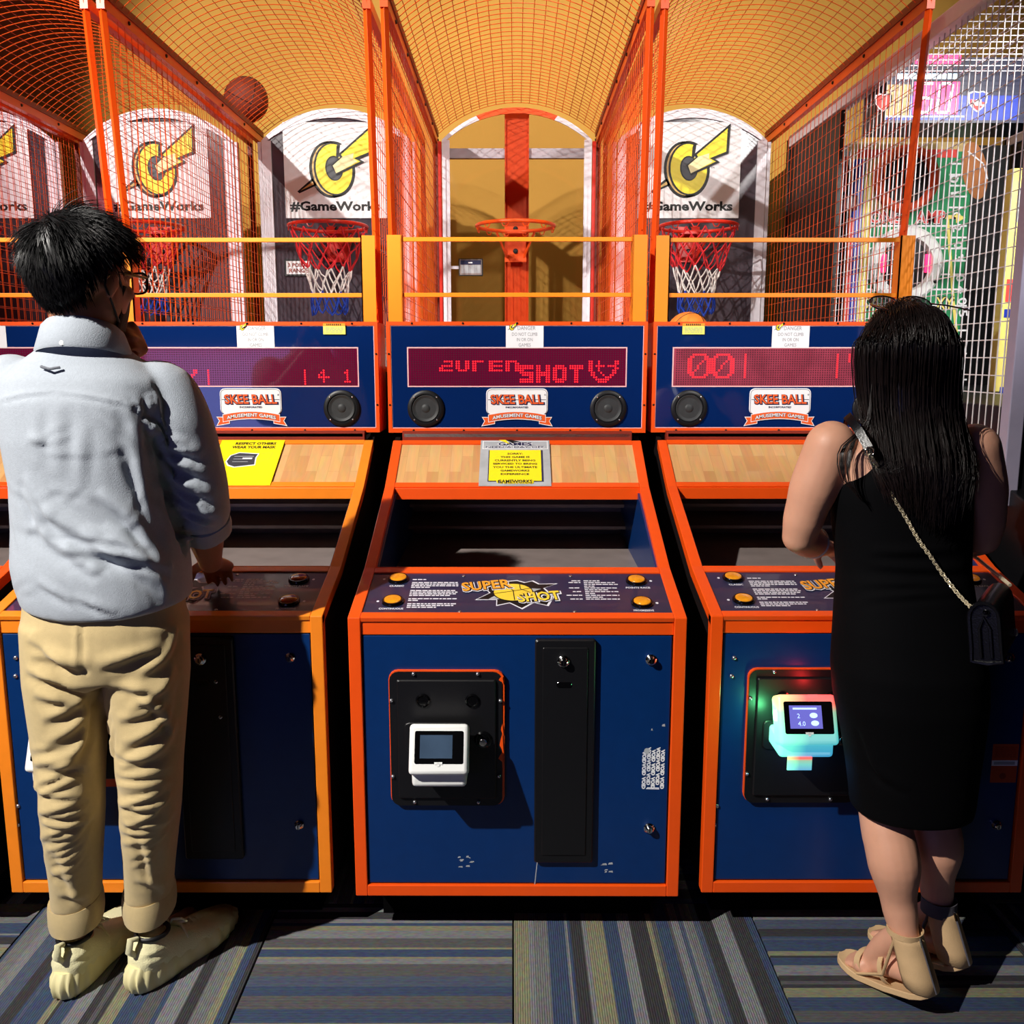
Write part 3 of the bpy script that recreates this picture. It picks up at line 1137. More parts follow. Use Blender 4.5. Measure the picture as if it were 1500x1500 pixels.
    if which == 2:
        ring_slab(cd, rrect(x0 - 0.004, x1 + 0.004, z0 + 0.040, z1 + 0.004, 0.026), rrect(x0 + 0.020, x1 - 0.020, z0 + 0.064, z1 - 0.020, 0.008), fy - 0.012, fy, M_ORANGE)
        zl = z0 + 0.042
        slab(cd, rrect(x0 + 0.018, x1 - 0.018, zl + 0.02, z1 - 0.018, 0.01), fy - 0.008, fy, M_BLACK)
    else:
        zl = z0
        slab(cd, rrect(x0, x1, z0, z1, 0.022), fy - 0.010, fy, M_ORANGE)
        dx = 0.0022
        slab(cd, rrect(x0 + dx, x1 - (0.0055 if which == 3 else dx), z0 - 0.001, z1 - dx, 0.021), fy - 0.0125, fy - 0.002, M_BLACK)
    slab(cd, rrect(x0 + 0.020, x1 - 0.020, zl + 0.020, z1 - 0.020, 0.004), fy - 0.020, fy - 0.004, M_BLACK, 0.0025)
    co = cd.build('coin_door', t)
    if which == 3:
        sc = MB()
        f = Flat(sc, (x1 - 0.012, fy - 0.0125, 0), (1, 0, 0), (0, 0, 1), 0.0004)
        for zc, w, h in ((F(735, 1090)[1], 0.010, 0.030), (F(735, 1110)[1], 0.014, 0.018), (F(735, 995)[1], 0.012, 0.012), (F(735, 1068)[1], 0.006, 0.016)):
            f.poly([(0.010, zc - h), (0.0075, zc + h), (0.0075 - w * 0.5, zc + h * 0.4), (0.0085 - w * 0.8, zc), (0.006, zc - h * 0.4)], M_ORANGE, 1)
        tag(sc.build('worn_paint', co), 'chipped edge with orange paint showing')
    yb = fy - 0.0125
    for px, py in ((606, 986), (700, 986), (574, 1025), (733, 1025), (576, 1136), (731, 1135), (608, 1173), (701, 1173)):
        x, z = F(px, py)
        if which == 2:
            if px in (606, 700, 608, 701):
                continue
            x = x0 + 0.008 if px < 650 else x1 - 0.008
        screw(co, 'bolt', (x, yb, z), r=0.0048, h=0.006, m=M_BOLT if which != 2 else M_SCREW)
    ym = fy - 0.020
    for px, py in ((620, 1023), (692, 1023)):
        x, z = F(px, py)
        mb = MB()
        mb.lathe([(0.0165, 0), (0.0165, 0.004), (0.013, 0.006), (0.011, 0.004)], M_BLACKG, (x, ym, z), (0, -1, 0), 24)
        mb.build('coin_button', co, smooth=35)
    mb = MB()
    xs, zs = F(640, 1062)
    slab(mb, rrect(xs - 0.075, xs + 0.075, zs - 0.06, zs + 0.012, 0.012), ym - 0.005, ym + 0.002, M_BLACK, 0.0015)
    mb.build('coin_chute', co)
    x, z = F(708, 1080)
    mb = MB()
    mb.lathe([(0.021, 0), (0.021, 0.003), (0.017, 0.006), (0.0135, 0.006), (0.0135, 0.016), (0.009, 0.019)], M_BLACKG, (x, ym, z), (0, -1, 0), 24)
    mb.lathe([(0.009, 0.019), (0.008, 0.021), (0.003, 0.0212)], M_CHROME, (x, ym, z), (0, -1, 0), 16)
    mb.build('lock', co, smooth=35)
    x, z = F(648, 1086) if which != 4 else F(640, 1048)
    if which == 2:
        x -= 0.022
    rl = 'card reader lit green, red and cyan' if which == 4 else None
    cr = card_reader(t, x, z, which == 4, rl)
    if which == 4:
        for nm, dx, dz, col_, pw in (('reader_led_green', -0.078, 0.015, (0.15, 1.0, 0.35), 0.42), ('reader_led_red', 0.025, 0.078, (1.0, 0.03, 0.03), 0.22), ('reader_led_blue', 0.02, -0.085, (0.05, 0.35, 1.0), 0.22)):
            lo = lamp(nm, 'POINT', (0, 0, 0), (0, 0, -1), pw, col_, 0.012)
            lo.parent = t
            lo.location = (x + dx, -0.052, z + dz)
        tg = MB()
        f = Flat(tg, (x - 0.018, -0.112, z - 0.080), (1, 0, 0), (0, 0, 1), 0.001)
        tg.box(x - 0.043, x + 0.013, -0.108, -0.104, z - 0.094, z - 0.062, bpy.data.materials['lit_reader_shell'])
        tg.build('reader_tag', cr, bevel=0.001)

    # ---------------- ticket panel
    xa, xb = F(783, 1100)[0], F(870, 1100)[0]
    za, zb = F(820, 1262)[1], F(820, 936)[1]
    mb = MB()
    slab(mb, rrect(xa, xb, za, zb, 0.006), fy - 0.014, fy, M_BLACK, 0.003)
    slab(mb, rrect(xa + 0.018, xb - 0.018, za + 0.022, zb - 0.018, 0.003), fy - 0.017, fy - 0.006, M_BLACK, 0.001)
    tp = mb.build('ticket_panel', t)
    x, z = F(825, 966)
    lock(tp, (x, fy - 0.017, z), 0.014)
    mb = MB()
    x, z = F(826, 1001)
    slab(mb, rrect(x - 0.018, x + 0.018, z - 0.007, z + 0.007, 0.0065), fy - 0.0185, fy - 0.010, M_BLACKG, 0.001)
    mb.build('ticket_slot', tp)

    # ---------------- control panel
    O, V, N, L = seg_frame(0)
    U = Vector((1, 0, 0))
    mb = MB()
    zc = -0.004
    vs = []
    for x in (-xr, xr):
        for v in (0.024, 0.233):
            for n in (-0.012, zc):
                p_ = O + V * v + N * n
                vs.append((x, p_.y, p_.z))
    mb.add(vs, [(0, 1, 3, 2), (4, 6, 7, 5), (0, 4, 5, 1), (2, 3, 7, 6), (0, 2, 6, 4), (1, 5, 7, 3)], mat('navy_panel_print', rgb(34, 40, 70), 0.3, var=0.08, scale=30, coat=0.2))
    f = Flat(mb, O + V * 0.128 + N * zc, U, V, 0.00035)
    left_btn = ((-0.298, 0.070), (-0.298, -0.045))
    right_btn = ((0.298, 0.062), (0.298, -0.052))
    rp = random.Random(5)
    yy = 0.068
    word_lines(f, -0.262, -0.228, yy, 0.005, M_LABEL, rp)
    for grp in ((1, 1, 1, 0.4), (0.95, 1, 0.97, 0.85), (1, 0.2), (1, 0.98, 0.6)):
        yy -= 0.008
        for g in grp:
            yy -= 0.0085
            word_lines(f, -0.262, -0.146, yy, 0.005, M_LABEL, rp, 1, g)
    yy = 0.062
    for k in range(11):
        word_lines(f, 0.166, 0.250, yy, 0.0045, M_LABEL, rp, 1, (0.5, 0.92, 1, 0.3, 0.95, 0.7, 1, 0.3, 0.98, 0.5, 0.97)[k])
        if k in (0, 1, 4, 6, 8, 10):
            word_lines(f, 0.160 - 0.04 * (0.6 + 0.4 * ((k * 7) % 3) / 2), 0.158, yy, 0.0045, M_LABEL, rp)
        yy -= 0.0095
    for (cx, cy), body, w in ((left_btn[0], 'CLASSIC', 0.036), (left_btn[1], 'CONTINUOUS', 0.058), (right_btn[0], 'POINTS RACE', 0.060), (right_btn[1], 'PROGRESSIVE', 0.048)):
        f.text(body, cx, cy - 0.034, 0.0085, M_LABEL, 1, w, bold=0.03)
        f.ell(cx + (-0.036 if cx < 0 else 0.036), cy + 0.002, 0.0035, 0.0045, M_LABEL, 1, 10)
    f.O = f.O + U * -0.010
    super_art(f, 1.0, 1)
    cp = mb.build('control_panel', t)
    for x, v in ((-0.135, 0.088), (-0.135, -0.094), (0.135, 0.088), (0.135, -0.094)):
        screw(cp, 'screw', O + U * x + V * (0.128 + v) + N * zc, N, 0.0045, 0.003, M_BOLT)
    for cx, cy in left_btn + right_btn:
        c = O + U * cx + V * (0.128 + cy) + N * zc
        mb = MB()
        mb.lathe([(0.0265, 0), (0.0265, 0.004), (0.0235, 0.008), (0.0215, 0.008), (0.0210, 0.004)], M_BLACKG, c, N, 28)
        o = mb.build('button', t, smooth=40)
        mb = MB()
        lit = not (which == 2 and cx > 0)
        mb.lathe([(0.0208, 0.004), (0.0200, 0.0085), (0.016, 0.0098), (0.008, 0.0104)], M_BTN if lit else M_BTN_OFF, c, N, 28)
        mb.build('button_cap', o, smooth=60)

    # ---------------- wood print panel below the display
    O2, V2, N2, L2 = seg_frame(2)
    Mx = Matrix((( 1, 0, 0), (0, V2.y, N2.y), (0, V2.z, N2.z)))
    mb = MB()
    mb.box(-xr, xr, 0.018, 0.226, -0.014, -0.004, M_WOOD)
    wp = mb.build('wood_panel', t)
    wp.location = O2
    wp.rotation_euler = V2.to_track_quat('Y', 'Z').to_euler()
    if which in (2, 3):
        c = O2 + V2 * (0.120) + N2 * (-0.003)
        if which == 3:
            mb, f = paper_sign(t, 'paper_sign', c + N2 * 0.004 + U * (-0.006), U, V2, 0.216, 0.236, M_GREYP)
            f.rect(-0.082, 0.086, -0.098, 0.064, M_INKNAVY, 1)
            f.rect(-0.079, 0.080, -0.094, 0.064, M_YPAPER, 2)
            for k, ln in enumerate(('SORRY:', 'THIS GAME IS', 'CURRENTLY BEING', 'SERVICED TO BRING', 'YOU THE ULTIMATE', 'GAMEWORKS', 'EXPERIENCE')):
                f.text(ln, 0.0, 0.044 - k * 0.0175, 0.0095, M_INK, 3, (0.048, 0.09, 0.125, 0.135, 0.135, 0.088, 0.086)[k], bold=0.03)
            f.text('GAMEWORKS', 0.0, -0.098, 0.022, M_YPAPER, 3, 0.112, bold=0.12)
            f.text('GAMEWORKS', 0.0, -0.098, 0.017, M_INK, 4, 0.104, bold=0.03)
            f.rect(-0.102, 0.103, 0.070, 0.114, M_WPAPER, 1)
            f.rect(-0.099, 0.100, 0.073, 0.111, M_GREYP, 2)
            f.text('NEED A DAY OFF', 0.0, 0.079, 0.011, M_WPAPER, 3, 0.186, bold=0.10)
            f.text('NEED A DAY OFF', 0.0, 0.079, 0.0095, M_INKNAVY, 4, 0.184, bold=0.02)
            f.text('GAMES', 0.0, 0.096, 0.020, M_WPAPER, 3, 0.110, bold=0.10)
            f.text('GAMES', 0.0, 0.096, 0.017, M_INKNAVY, 4, 0.106, bold=0.04)
            f.poly([(-0.030, 0.118), (0.0, 0.094), (-0.006, 0.106), (0.02, 0.106), (-0.012, 0.118)], M_INK, 5)
            f.poly([(-0.052, 0.118), (-0.016, 0.094), (-0.030, 0.118)], M_LOGO_Y, 5)
            tag(mb.build('paper_sign', t), 'grey and yellow out of service sign')
        else:
            mb, f = paper_sign(t, 'paper_sign', c + N2 * 0.004 + U * 0.012, U, V2, 0.200, 0.236, M_YPAPER)
            f.text('RESPECT OTHERS', 0.012, 0.098, 0.0135, M_INK, 1, 0.128, bold=0.04)
            f.text('WEAR YOUR MASK', 0.010, 0.078, 0.0135, M_INK, 1, 0.138, bold=0.04)
            f.poly([(-0.062, 0.0), (-0.055, 0.034), (-0.03, 0.050), (0.034, 0.044), (0.030, 0.02), (0.034, -0.018), (-0.03, -0.030), (-0.052, -0.020)], M_WPAPER, 1)
            f.poly([(-0.058, 0.002), (-0.051, 0.032), (-0.028, 0.046), (0.030, 0.040), (0.026, 0.02), (0.030, -0.014), (-0.028, -0.026), (-0.048, -0.016)], M_LOGO_G, 2)
            for k in range(3):
                f.rect(-0.040, 0.020 - 0.006 * k, 0.026 - 0.014 * k, 0.029 - 0.014 * k, M_GREYP, 3)
            f.rect(-0.012, 0.018, 0.012, 0.020, M_WPAPER, 4)
            f.line([(0.034, 0.040), (0.075, 0.050), (0.072, 0.02), (0.040, 0.0)], 0.0015, M_ART_Y, 1)
            tag(mb.build('paper_sign', t), 'yellow sign asking to wear a mask')

    # ---------------- display box
    yD = 0.885
    WD = 0.410
    d = MB()
    d.box(-WD, WD, yD + 0.004, 1.05, 1.172, 1.518, M_ORANGE if which != 2 else M_ORANGE)
    d.build('display_box', t)
    d = MB()
    ring_slab(d, [(-WD, 1.172), (WD, 1.172), (WD, 1.520), (-WD, 1.520)], [(-WD + 0.0115, 1.186), (WD - 0.0115, 1.186), (WD - 0.0115, 1.5085), (-WD + 0.0115, 1.5085)], yD, yD + 0.01, M_ORANGE)
    d.build('display_frame', t)
    d = MB()
    d.box(-WD + 0.011, WD - 0.011, yD + 0.003, yD + 0.008, 1.1855, 1.509, M_NAVYG)
    f = Flat(d, (0, yD + 0.003, 0), (1, 0, 0), (0, 0, 1), 0.0005)
    e = WD - 0.0125
    f.line([(-e, 1.187), (e, 1.187), (e, 1.5075), (-e, 1.5075)], 0.0026, M_PINKLINE, 1, closed=True)
    dp = d.build('display_panel', t)
    lw, lh, lz = 0.686, 0.117, 1.379
    d = MB()
    f = Flat(d, (0, yD + 0.003, lz), (1, 0, 0), (0, 0, 1), 0.0005)
    f.rect(-lw / 2 - 0.004, lw / 2 + 0.004, -lh / 2 - 0.004, lh / 2 + 0.004, M_PINKLINE, 1)
    f.rect(-lw / 2, lw / 2, -lh / 2, lh / 2, M_SCREEN_P if which == 4 else M_SCREEN, 2)
    if which in (2, 4):
        # upper yellow caution sticker at the corner
        pass
    ls = d.build('score_screen', t)
    led_dots(ls, which, 0, yD + 0.0012, lz, lw - 0.012, lh - 0.004)
    for s in (-1, 1):
        speaker(t, 0.290 * s, yD + 0.003, 1.249)
    badge(t, yD + 0.003, 0.0, 1.262)
    mb, f = paper_sign(t, 'danger_sticker', (0.024, yD + 0.0022, 1.476), (1, 0, 0), (0, 0, 1), 0.118, 0.074, M_WPAPER, 0.0006)
    g_logo(f, -0.040, 0.026, 0.034, 1)
    f.text('DANGER', 0.006, 0.024, 0.012, M_INKG, 1, 0.056, bold=0.0)
    for k, ln in enumerate(('DO NOT CLIMB', 'IN OR ON', 'GAMES')):
        f.text(ln, 0.0, 0.005 - 0.0165 * k, 0.0105, M_INKG, 1, (0.080, 0.050, 0.038)[k])
    mb.build('danger_sticker', t)
    if which in (2, 4):
        xs = 0.274 if which == 2 else -0.284
        mb, f = paper_sign(t, 'caution_sticker', (xs, yD - 0.001, 1.498), (1, 0, 0), (0, 0, 1), 0.070, 0.034, M_YGREEN, 0.0006)
        f.rect(-0.035, 0.035, 0.009, 0.017, M_ART_O, 1)
        for k in range(8):
            f.rect(-0.024 + k * 0.006, -0.0205 + k * 0.006, 0.0105, 0.0155, M_INK, 2)
        for k in range(4):
            word_lines(f, -0.028, 0.028, 0.002 - 0.0045 * k, 0.0012, M_INKG, rnd, 1)
        mb.build('caution_sticker', t)
    for x in (-0.33, -0.17, 0.0, 0.17, 0.33):
        screw(t, 'screw', (x, yD, 1.5145), r=0.0036, h=0.003)
        screw(t, 'screw', (x, yD, 1.179), r=0.0036, h=0.003)
    for z in (1.26, 1.42):
        screw(t, 'screw', (-WD + 0.006, yD, z), r=0.0034, h=0.003)
        screw(t, 'screw', (WD - 0.006, yD, z), r=0.0034, h=0.003)

    # ---------------- guard rails on top of the display
    zt = 1.785
    for s in (-1, 1):
        g = MB()
        x0, x1 = sorted((s * 0.405, s * 0.360))
        g.box(x0, x1, 0.905, 0.910, 1.519, zt, M_RAIL)
        xa_, xb_ = sorted((s * 0.360, s * 0.364))
        g.box(xa_, xb_, 0.905, 0.955, 1.519, zt, M_RAIL)
        g.build('guard_plate', t)
    for z in (1.766, 1.597):
        g = MB()
        g.box(-0.361, 0.361, 0.912, 0.924, z, z + 0.013, M_RAIL)
        g.build('guard_bar', t, bevel=0.001)

    # ---------------- cage
    zc0, zc1 = 1.375, 2.452
    yf, yb_ = 0.925, 2.68
    hw = 0.398
    for s in (-1, 1):
        mb = MB()
        mb.bar((s * hw, yf + 0.11, 1.36), (s * hw, yf - 0.02, zc1 + 0.02), 0.0125, M_ORANGE, 4)
        mb.build('front_cage_post', t, bevel=0.001)
        mb = MB()
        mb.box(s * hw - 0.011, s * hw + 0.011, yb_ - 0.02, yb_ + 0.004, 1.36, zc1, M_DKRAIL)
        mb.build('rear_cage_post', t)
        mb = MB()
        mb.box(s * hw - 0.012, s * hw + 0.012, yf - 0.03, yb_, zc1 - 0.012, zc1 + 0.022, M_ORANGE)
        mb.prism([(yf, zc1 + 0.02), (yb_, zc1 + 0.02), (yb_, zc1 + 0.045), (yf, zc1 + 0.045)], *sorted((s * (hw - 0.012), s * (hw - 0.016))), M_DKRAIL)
        mb.build('roof_rail', t)
        mb = MB()
        mb.box(s * hw - 0.008, s * hw + 0.008, yf + 0.08, yb_, 1.361, 1.378, M_ORANGE)
        mb.build('cage_sill', t)
        wires_side(t, s * (hw - 0.004), yf + 0.03, yb_ - 0.01, zc0, zc1, 0.052, 0.048, M_WIRE, 0.0012)
        mb = MB()
        for k in range(6):
            y = yf + 0.15 + k * 0.32
            mb.lathe([(0.007, 0), (0.005, 0.005)], M_SCREW, (s * (hw - 0.012), y, zc1 + 0.006), (-s, 0, 0), 8)
        tag(mb.build('rail_rivets', t), kind='stuff')
    mb = MB()
    ap = arch_pts(hw - 0.008, zc1 + 0.025, 0.150, 16)
    y = yf
    while y < yb_ + 0.01:
        mb.tube([(x, y, z) for x, z in ap], 0.0015, M_WIRE, 4, caps=False)
        y += 0.047
    for k in range(1, 21):
        pts = arch_pts(hw - 0.008, zc1 + 0.025, 0.150, 21)
        x, z = pts[k]
        mb.bar((x, yf, z + 0.003), (x, yb_, z + 0.003), 0.0014, M_WIRE, 4, caps=False)
    tag(mb.build('roof_mesh', t), kind='stuff')
    mb = MB()
    mb.tube([(x, yf - 0.01, z) for x, z in arch_pts(hw, zc1 + 0.02, 0.16, 16)], 0.011, M_ORANGE, 6)
    mb.build('front_arch', t, smooth=50)

    # sloping playfield inside the cage
    mb = MB()
    mb.prism([(0.92, 1.19), (2.66, 1.53), (2.66, 1.52), (0.92, 1.18)], -0.372, 0.372, M_TROUGH)
    mb.build('ball_ramp', t)

    # ---------------- post, backboard, hoop
    ypost = 2.575
    mb = MB()
    mb.box(-0.055, 0.055, ypost, ypost + 0.05, 1.50, 2.565, M_ORANGE)
    for s in (-1, 1):
        mb.box(s * 0.055 - 0.003, s * 0.055 + 0.003, ypost - 0.012, ypost, 1.50, 2.565, M_ORANGE)
        mb.box(s * 0.018 - 0.002, s * 0.018 + 0.002, ypost - 0.004, ypost, 1.50, 1.90, M_ORANGE)
    mb.build('backboard_post', t)
    mb = MB()
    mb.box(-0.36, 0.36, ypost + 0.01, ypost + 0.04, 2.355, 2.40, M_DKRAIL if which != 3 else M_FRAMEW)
    tag(mb.build('cross_beam', t), None)
    yB = 2.53
    mb = MB()
    ao = arch_pts(0.355, 2.425, 0.145, 20)
    outline = [(0.355, 1.50)] + ao[::-1] + [(-0.355, 1.50)]
    slab(mb, outline, yB + 0.004, yB + 0.010, M_GLASS if which == 3 else M_SMOKED)
    bb = mb.build('backboard', t)
    bb['label'] = 'clear acrylic backboard' if which == 3 else 'dark grey glossy backboard'
    fr = MB()
    fw = 0.036 if which == 3 else 0.044
    aw = 0.026 if which == 3 else 0.042
    for s in (-1, 1):
        fr.box(*sorted((s * 0.355, s * (0.355 - fw))), yB - 0.006, yB + 0.003, 1.50, 2.425, M_FRAMEW)
        fr.box(*sorted((s * 0.375, s * 0.358)), yB + 0.0, yB + 0.03, 1.50, 2.42, M_RED if which == 3 else M_FRAMEW)
    ai = arch_pts(0.355 - fw * 0.6, 2.425, 0.145 - aw, 20)
    for k in range(20):
        mm = M_FRAMEW
        if which == 3 and 5 <= k <= 14:
            mm = M_ORANGE
        vs = [(ao[k][0], yB - 0.006, ao[k][1]), (ao[k + 1][0], yB - 0.006, ao[k + 1][1]), (ai[k + 1][0], yB - 0.006, ai[k + 1][1]), (ai[k][0], yB - 0.006, ai[k][1])]
        vs += [(x, y + 0.009, z) for x, y, z in vs]
        fr.add(vs, [(0, 3, 2, 1), (4, 5, 6, 7), (0, 1, 5, 4), (3, 7, 6, 2), (1, 2, 6, 5), (0, 4, 7, 3)], mm)
    fr.build('backboard_frame', bb)
    if which != 3:
        mb, f = paper_sign(bb, 'logo_sign', (-0.010, yB - 0.0005, 2.290), (1, 0, 0), (0, 0, 1), 0.485, 0.437, M_WPAPER, 0.0025)
        f.lift = 0.0006
        # grid units: sign is 1250 wide; logo centre (860,832) sits right of the middle
        g_logo(f, 0.0, 0.004, 0.475, 1)
        f.text('#GameWorks', -0.004, -0.165, 0.049, M_INK, 1, 0.432, bold=0.035)
        f.text('TM', 0.49 * (1140 - 860) / 1250, 0.012, 0.009, M_INK, 1)
        mb.build('logo_sign', bb)
        if which == 2:
            sx = -0.20
            mb = MB()
            mb.box(sx - 0.068, sx + 0.068, yB - 0.006, yB + 0.002, 1.800, 1.880, M_BLACK)
            f = Flat(mb, (sx, yB - 0.006, 1.84), (1, 0, 0), (0, 0, 1), 0.0006)
            f.rect(-0.059, 0.059, -0.031, 0.031, M_WPAPER, 1)
            f.text('3 POINT', -0.002, 0.012, 0.020, M_DKRAIL, 2, 0.098, bold=0.03)
            f.text('RANGE', 0.0, -0.014, 0.020, M_DKRAIL, 2, 0.090, bold=0.03)
            mb.build('range_sign', bb)
    else:
        mb = MB()
        sx = -0.222
        mb.box(sx - 0.058, sx + 0.058, yB - 0.012, yB + 0.003, 1.800, 1.880, M_BLACK)
        f = Flat(mb, (sx, yB - 0.012, 1.84), (1, 0, 0), (0, 0, 1), 0.0006)
        f.rect(-0.053, 0.053, -0.036, 0.036, M_STEEL, 1)
        f.rect(-0.050, 0.050, 0.012, 0.033, M_INKNAVY, 2)
        f.rect(-0.045, 0.048, -0.028, 0.010, M_GREYP, 2)
        f.rect(-0.012, 0.008, 0.018, 0.024, M_WPAPER, 3)
        f.rect(-0.098, -0.058, -0.008, 0.006, M_FRAMEW, 1)
        mb.build('small_counter', bb)

    # hoop
    hc = Vector((-0.006, 2.29, 2.0))
    hr = 0.176
    mb = MB()
    HM = M_RED if which != 3 else M_ORANGE
    mb.tube([hc + Vector((hr * math.cos(2 * math.pi * k / 40), hr * math.sin(2 * math.pi * k / 40), 0)) for k in range(40)], 0.0085, HM, 8, closed=True)
    for k in range(12):
        a = 2 * math.pi * (k + 0.5) / 12
        c = hc + Vector((hr * math.cos(a), hr * math.sin(a), -0.012))
        tx = Vector((-math.sin(a), math.cos(a), 0))
        mb.tube([c + tx * 0.018 + Vector((0, 0, 0.006)), c + tx * 0.008 - Vector((0, 0, 0.010)), c - tx * 0.008 - Vector((0, 0, 0.010)), c - tx * 0.018 + Vector((0, 0, 0.006))], 0.0025, HM, 5)
    mb.box(hc.x - 0.05, hc.x + 0.05, hc.y + hr - 0.01, yB, 1.990, 2.000, HM)
    mb.box(hc.x - 0.052, hc.x + 0.052, yB - 0.012, yB - 0.006, 1.865, 2.03, HM)
    for s in (-1, 1):
        mb.bar((hc.x + s * 0.09, hc.y + hr * 0.86, 1.995), (hc.x + s * 0.04, yB - 0.008, 1.885), 0.006, HM, 6)
    hp = mb.build('hoop', t, smooth=50)
    mb = MB()
    for z in (1.975, 2.018):
        mb.lathe([(0.012, 0), (0.012, 0.006), (0.006, 0.009)], M_BLACK, (hc.x, yB - 0.012, z - (0.06 if z < 2 else 0)), (0, -1, 0), 12)
    tag(mb.build('bracket_bolts', hp), kind='stuff')
    if which != 3:
        nb = MB()
        lv = [(0.168, -0.018), (0.150, -0.075), (0.128, -0.135), (0.108, -0.19), (0.092, -0.245), (0.082, -0.30), (0.086, -0.36), (0.076, -0.39)]
        cm = [M_NET_R, M_NET_R, M_NET_R, M_NET_W, M_NET_W, M_NET_B, M_NET_B]
        rn = random.Random(which * 3)
        jit = [[(rn.uniform(-0.007, 0.007), rn.uniform(-0.012, 0.012)) for _ in range(12)] for _ in lv]
        def node(i, k):
            r_, dz = lv[i]
            k = k % 12
            a = 2 * math.pi * (k + 0.5 * (i % 2)) / 12
            j = jit[i][k]
            return hc + Vector(((r_ + j[0]) * math.cos(a), (r_ + j[0]) * math.sin(a), dz + j[1] * (i > 0)))
        for i in range(len(lv) - 1):
            for k in range(12):
                a = node(i, k)
                for k2 in ((k, k - 1) if i % 2 == 0 else (k, k + 1)):
                    c = node(i + 1, k2)
                    mid = (a + c) / 2 + Vector((rn.uniform(-0.004, 0.004), rn.uniform(-0.004, 0.004), -0.004))
                    nb.tube([a, mid, c], 0.0032, cm[i], 4, caps=False)
        tag(nb.build('net', hp), 'red, white and blue cord net')
    return t


MACH = {}
M_SMOKED = mat('smoke_grey_acrylic', rgb(74, 66, 74), 0.14, var=0.18, scale=5, coat=0.5)
MACH[0] = make_machine(0, (-2.528, 2.075, 0), 0.0, 'basketball machine cut off by the left photo edge, only a strip of logo board showing', M_ORANGE)
MACH[1] = make_machine(1, (-1.680, 2.075, 0), 0.0, 'basketball machine behind the man\'s head, its logo board seen through orange mesh', M_ORANGE)
MACH[2] = make_machine(2, (-0.834, 2.075, 0), 0.0, 'yellow-orange basketball machine the man plays, with a yellow mask sign', M_ORANGE_Y)
MACH[3] = make_machine(3, (0.012, 2.06, 0), R(-0.25), 'unattended orange and navy basketball machine in the middle, hoop without net', M_ORANGE)
MACH[4] = make_machine(4, (0.856, 2.075, 0), 0.0, 'orange basketball machine the woman in black plays, card reader glowing', M_ORANGE)


def ball(name, label, c, r, m):
    mb = MB()
    n, k = 24, 14
    prof = [(r * math.sin(math.pi * i / k), -r * math.cos(math.pi * i / k)) for i in range(1, k)]
    mb.lathe(prof, m, (0, 0, 0), (0, 0, 1), n)
    o = mb.build(name, None, smooth=60, loc=c)
    tag(o, label, 'ball')
    s = MB()
    q = r * 1.002
    for U, V in (((1, 0, 0), (0, 1, 0)), ((1, 0, 0), (0, 0, 1)), ((0, 1, 0), (0, 0, 1))):
        U, V = Vector(U), Vector(V)
        s.tube([U * q * math.cos(2 * math.pi * i / 36) + V * q * math.sin(2 * math.pi * i / 36) for i in range(36)], 0.0016, M_INK, 4, closed=True)
    s.build('seam', o)
    o.rotation_euler = (0.4, 0.3, 0.6)
    return o


ball('basketball', 'basketball coloured dark as in shade, stuck on the roof mesh between two left cages', (-1.257, 4.62, 2.612), 0.102, M_BALL_SHADED)
ball('basketball', 'orange basketball just above the display of the woman\'s machine', (0.777, 4.15, 1.514), 0.095, M_BALL)

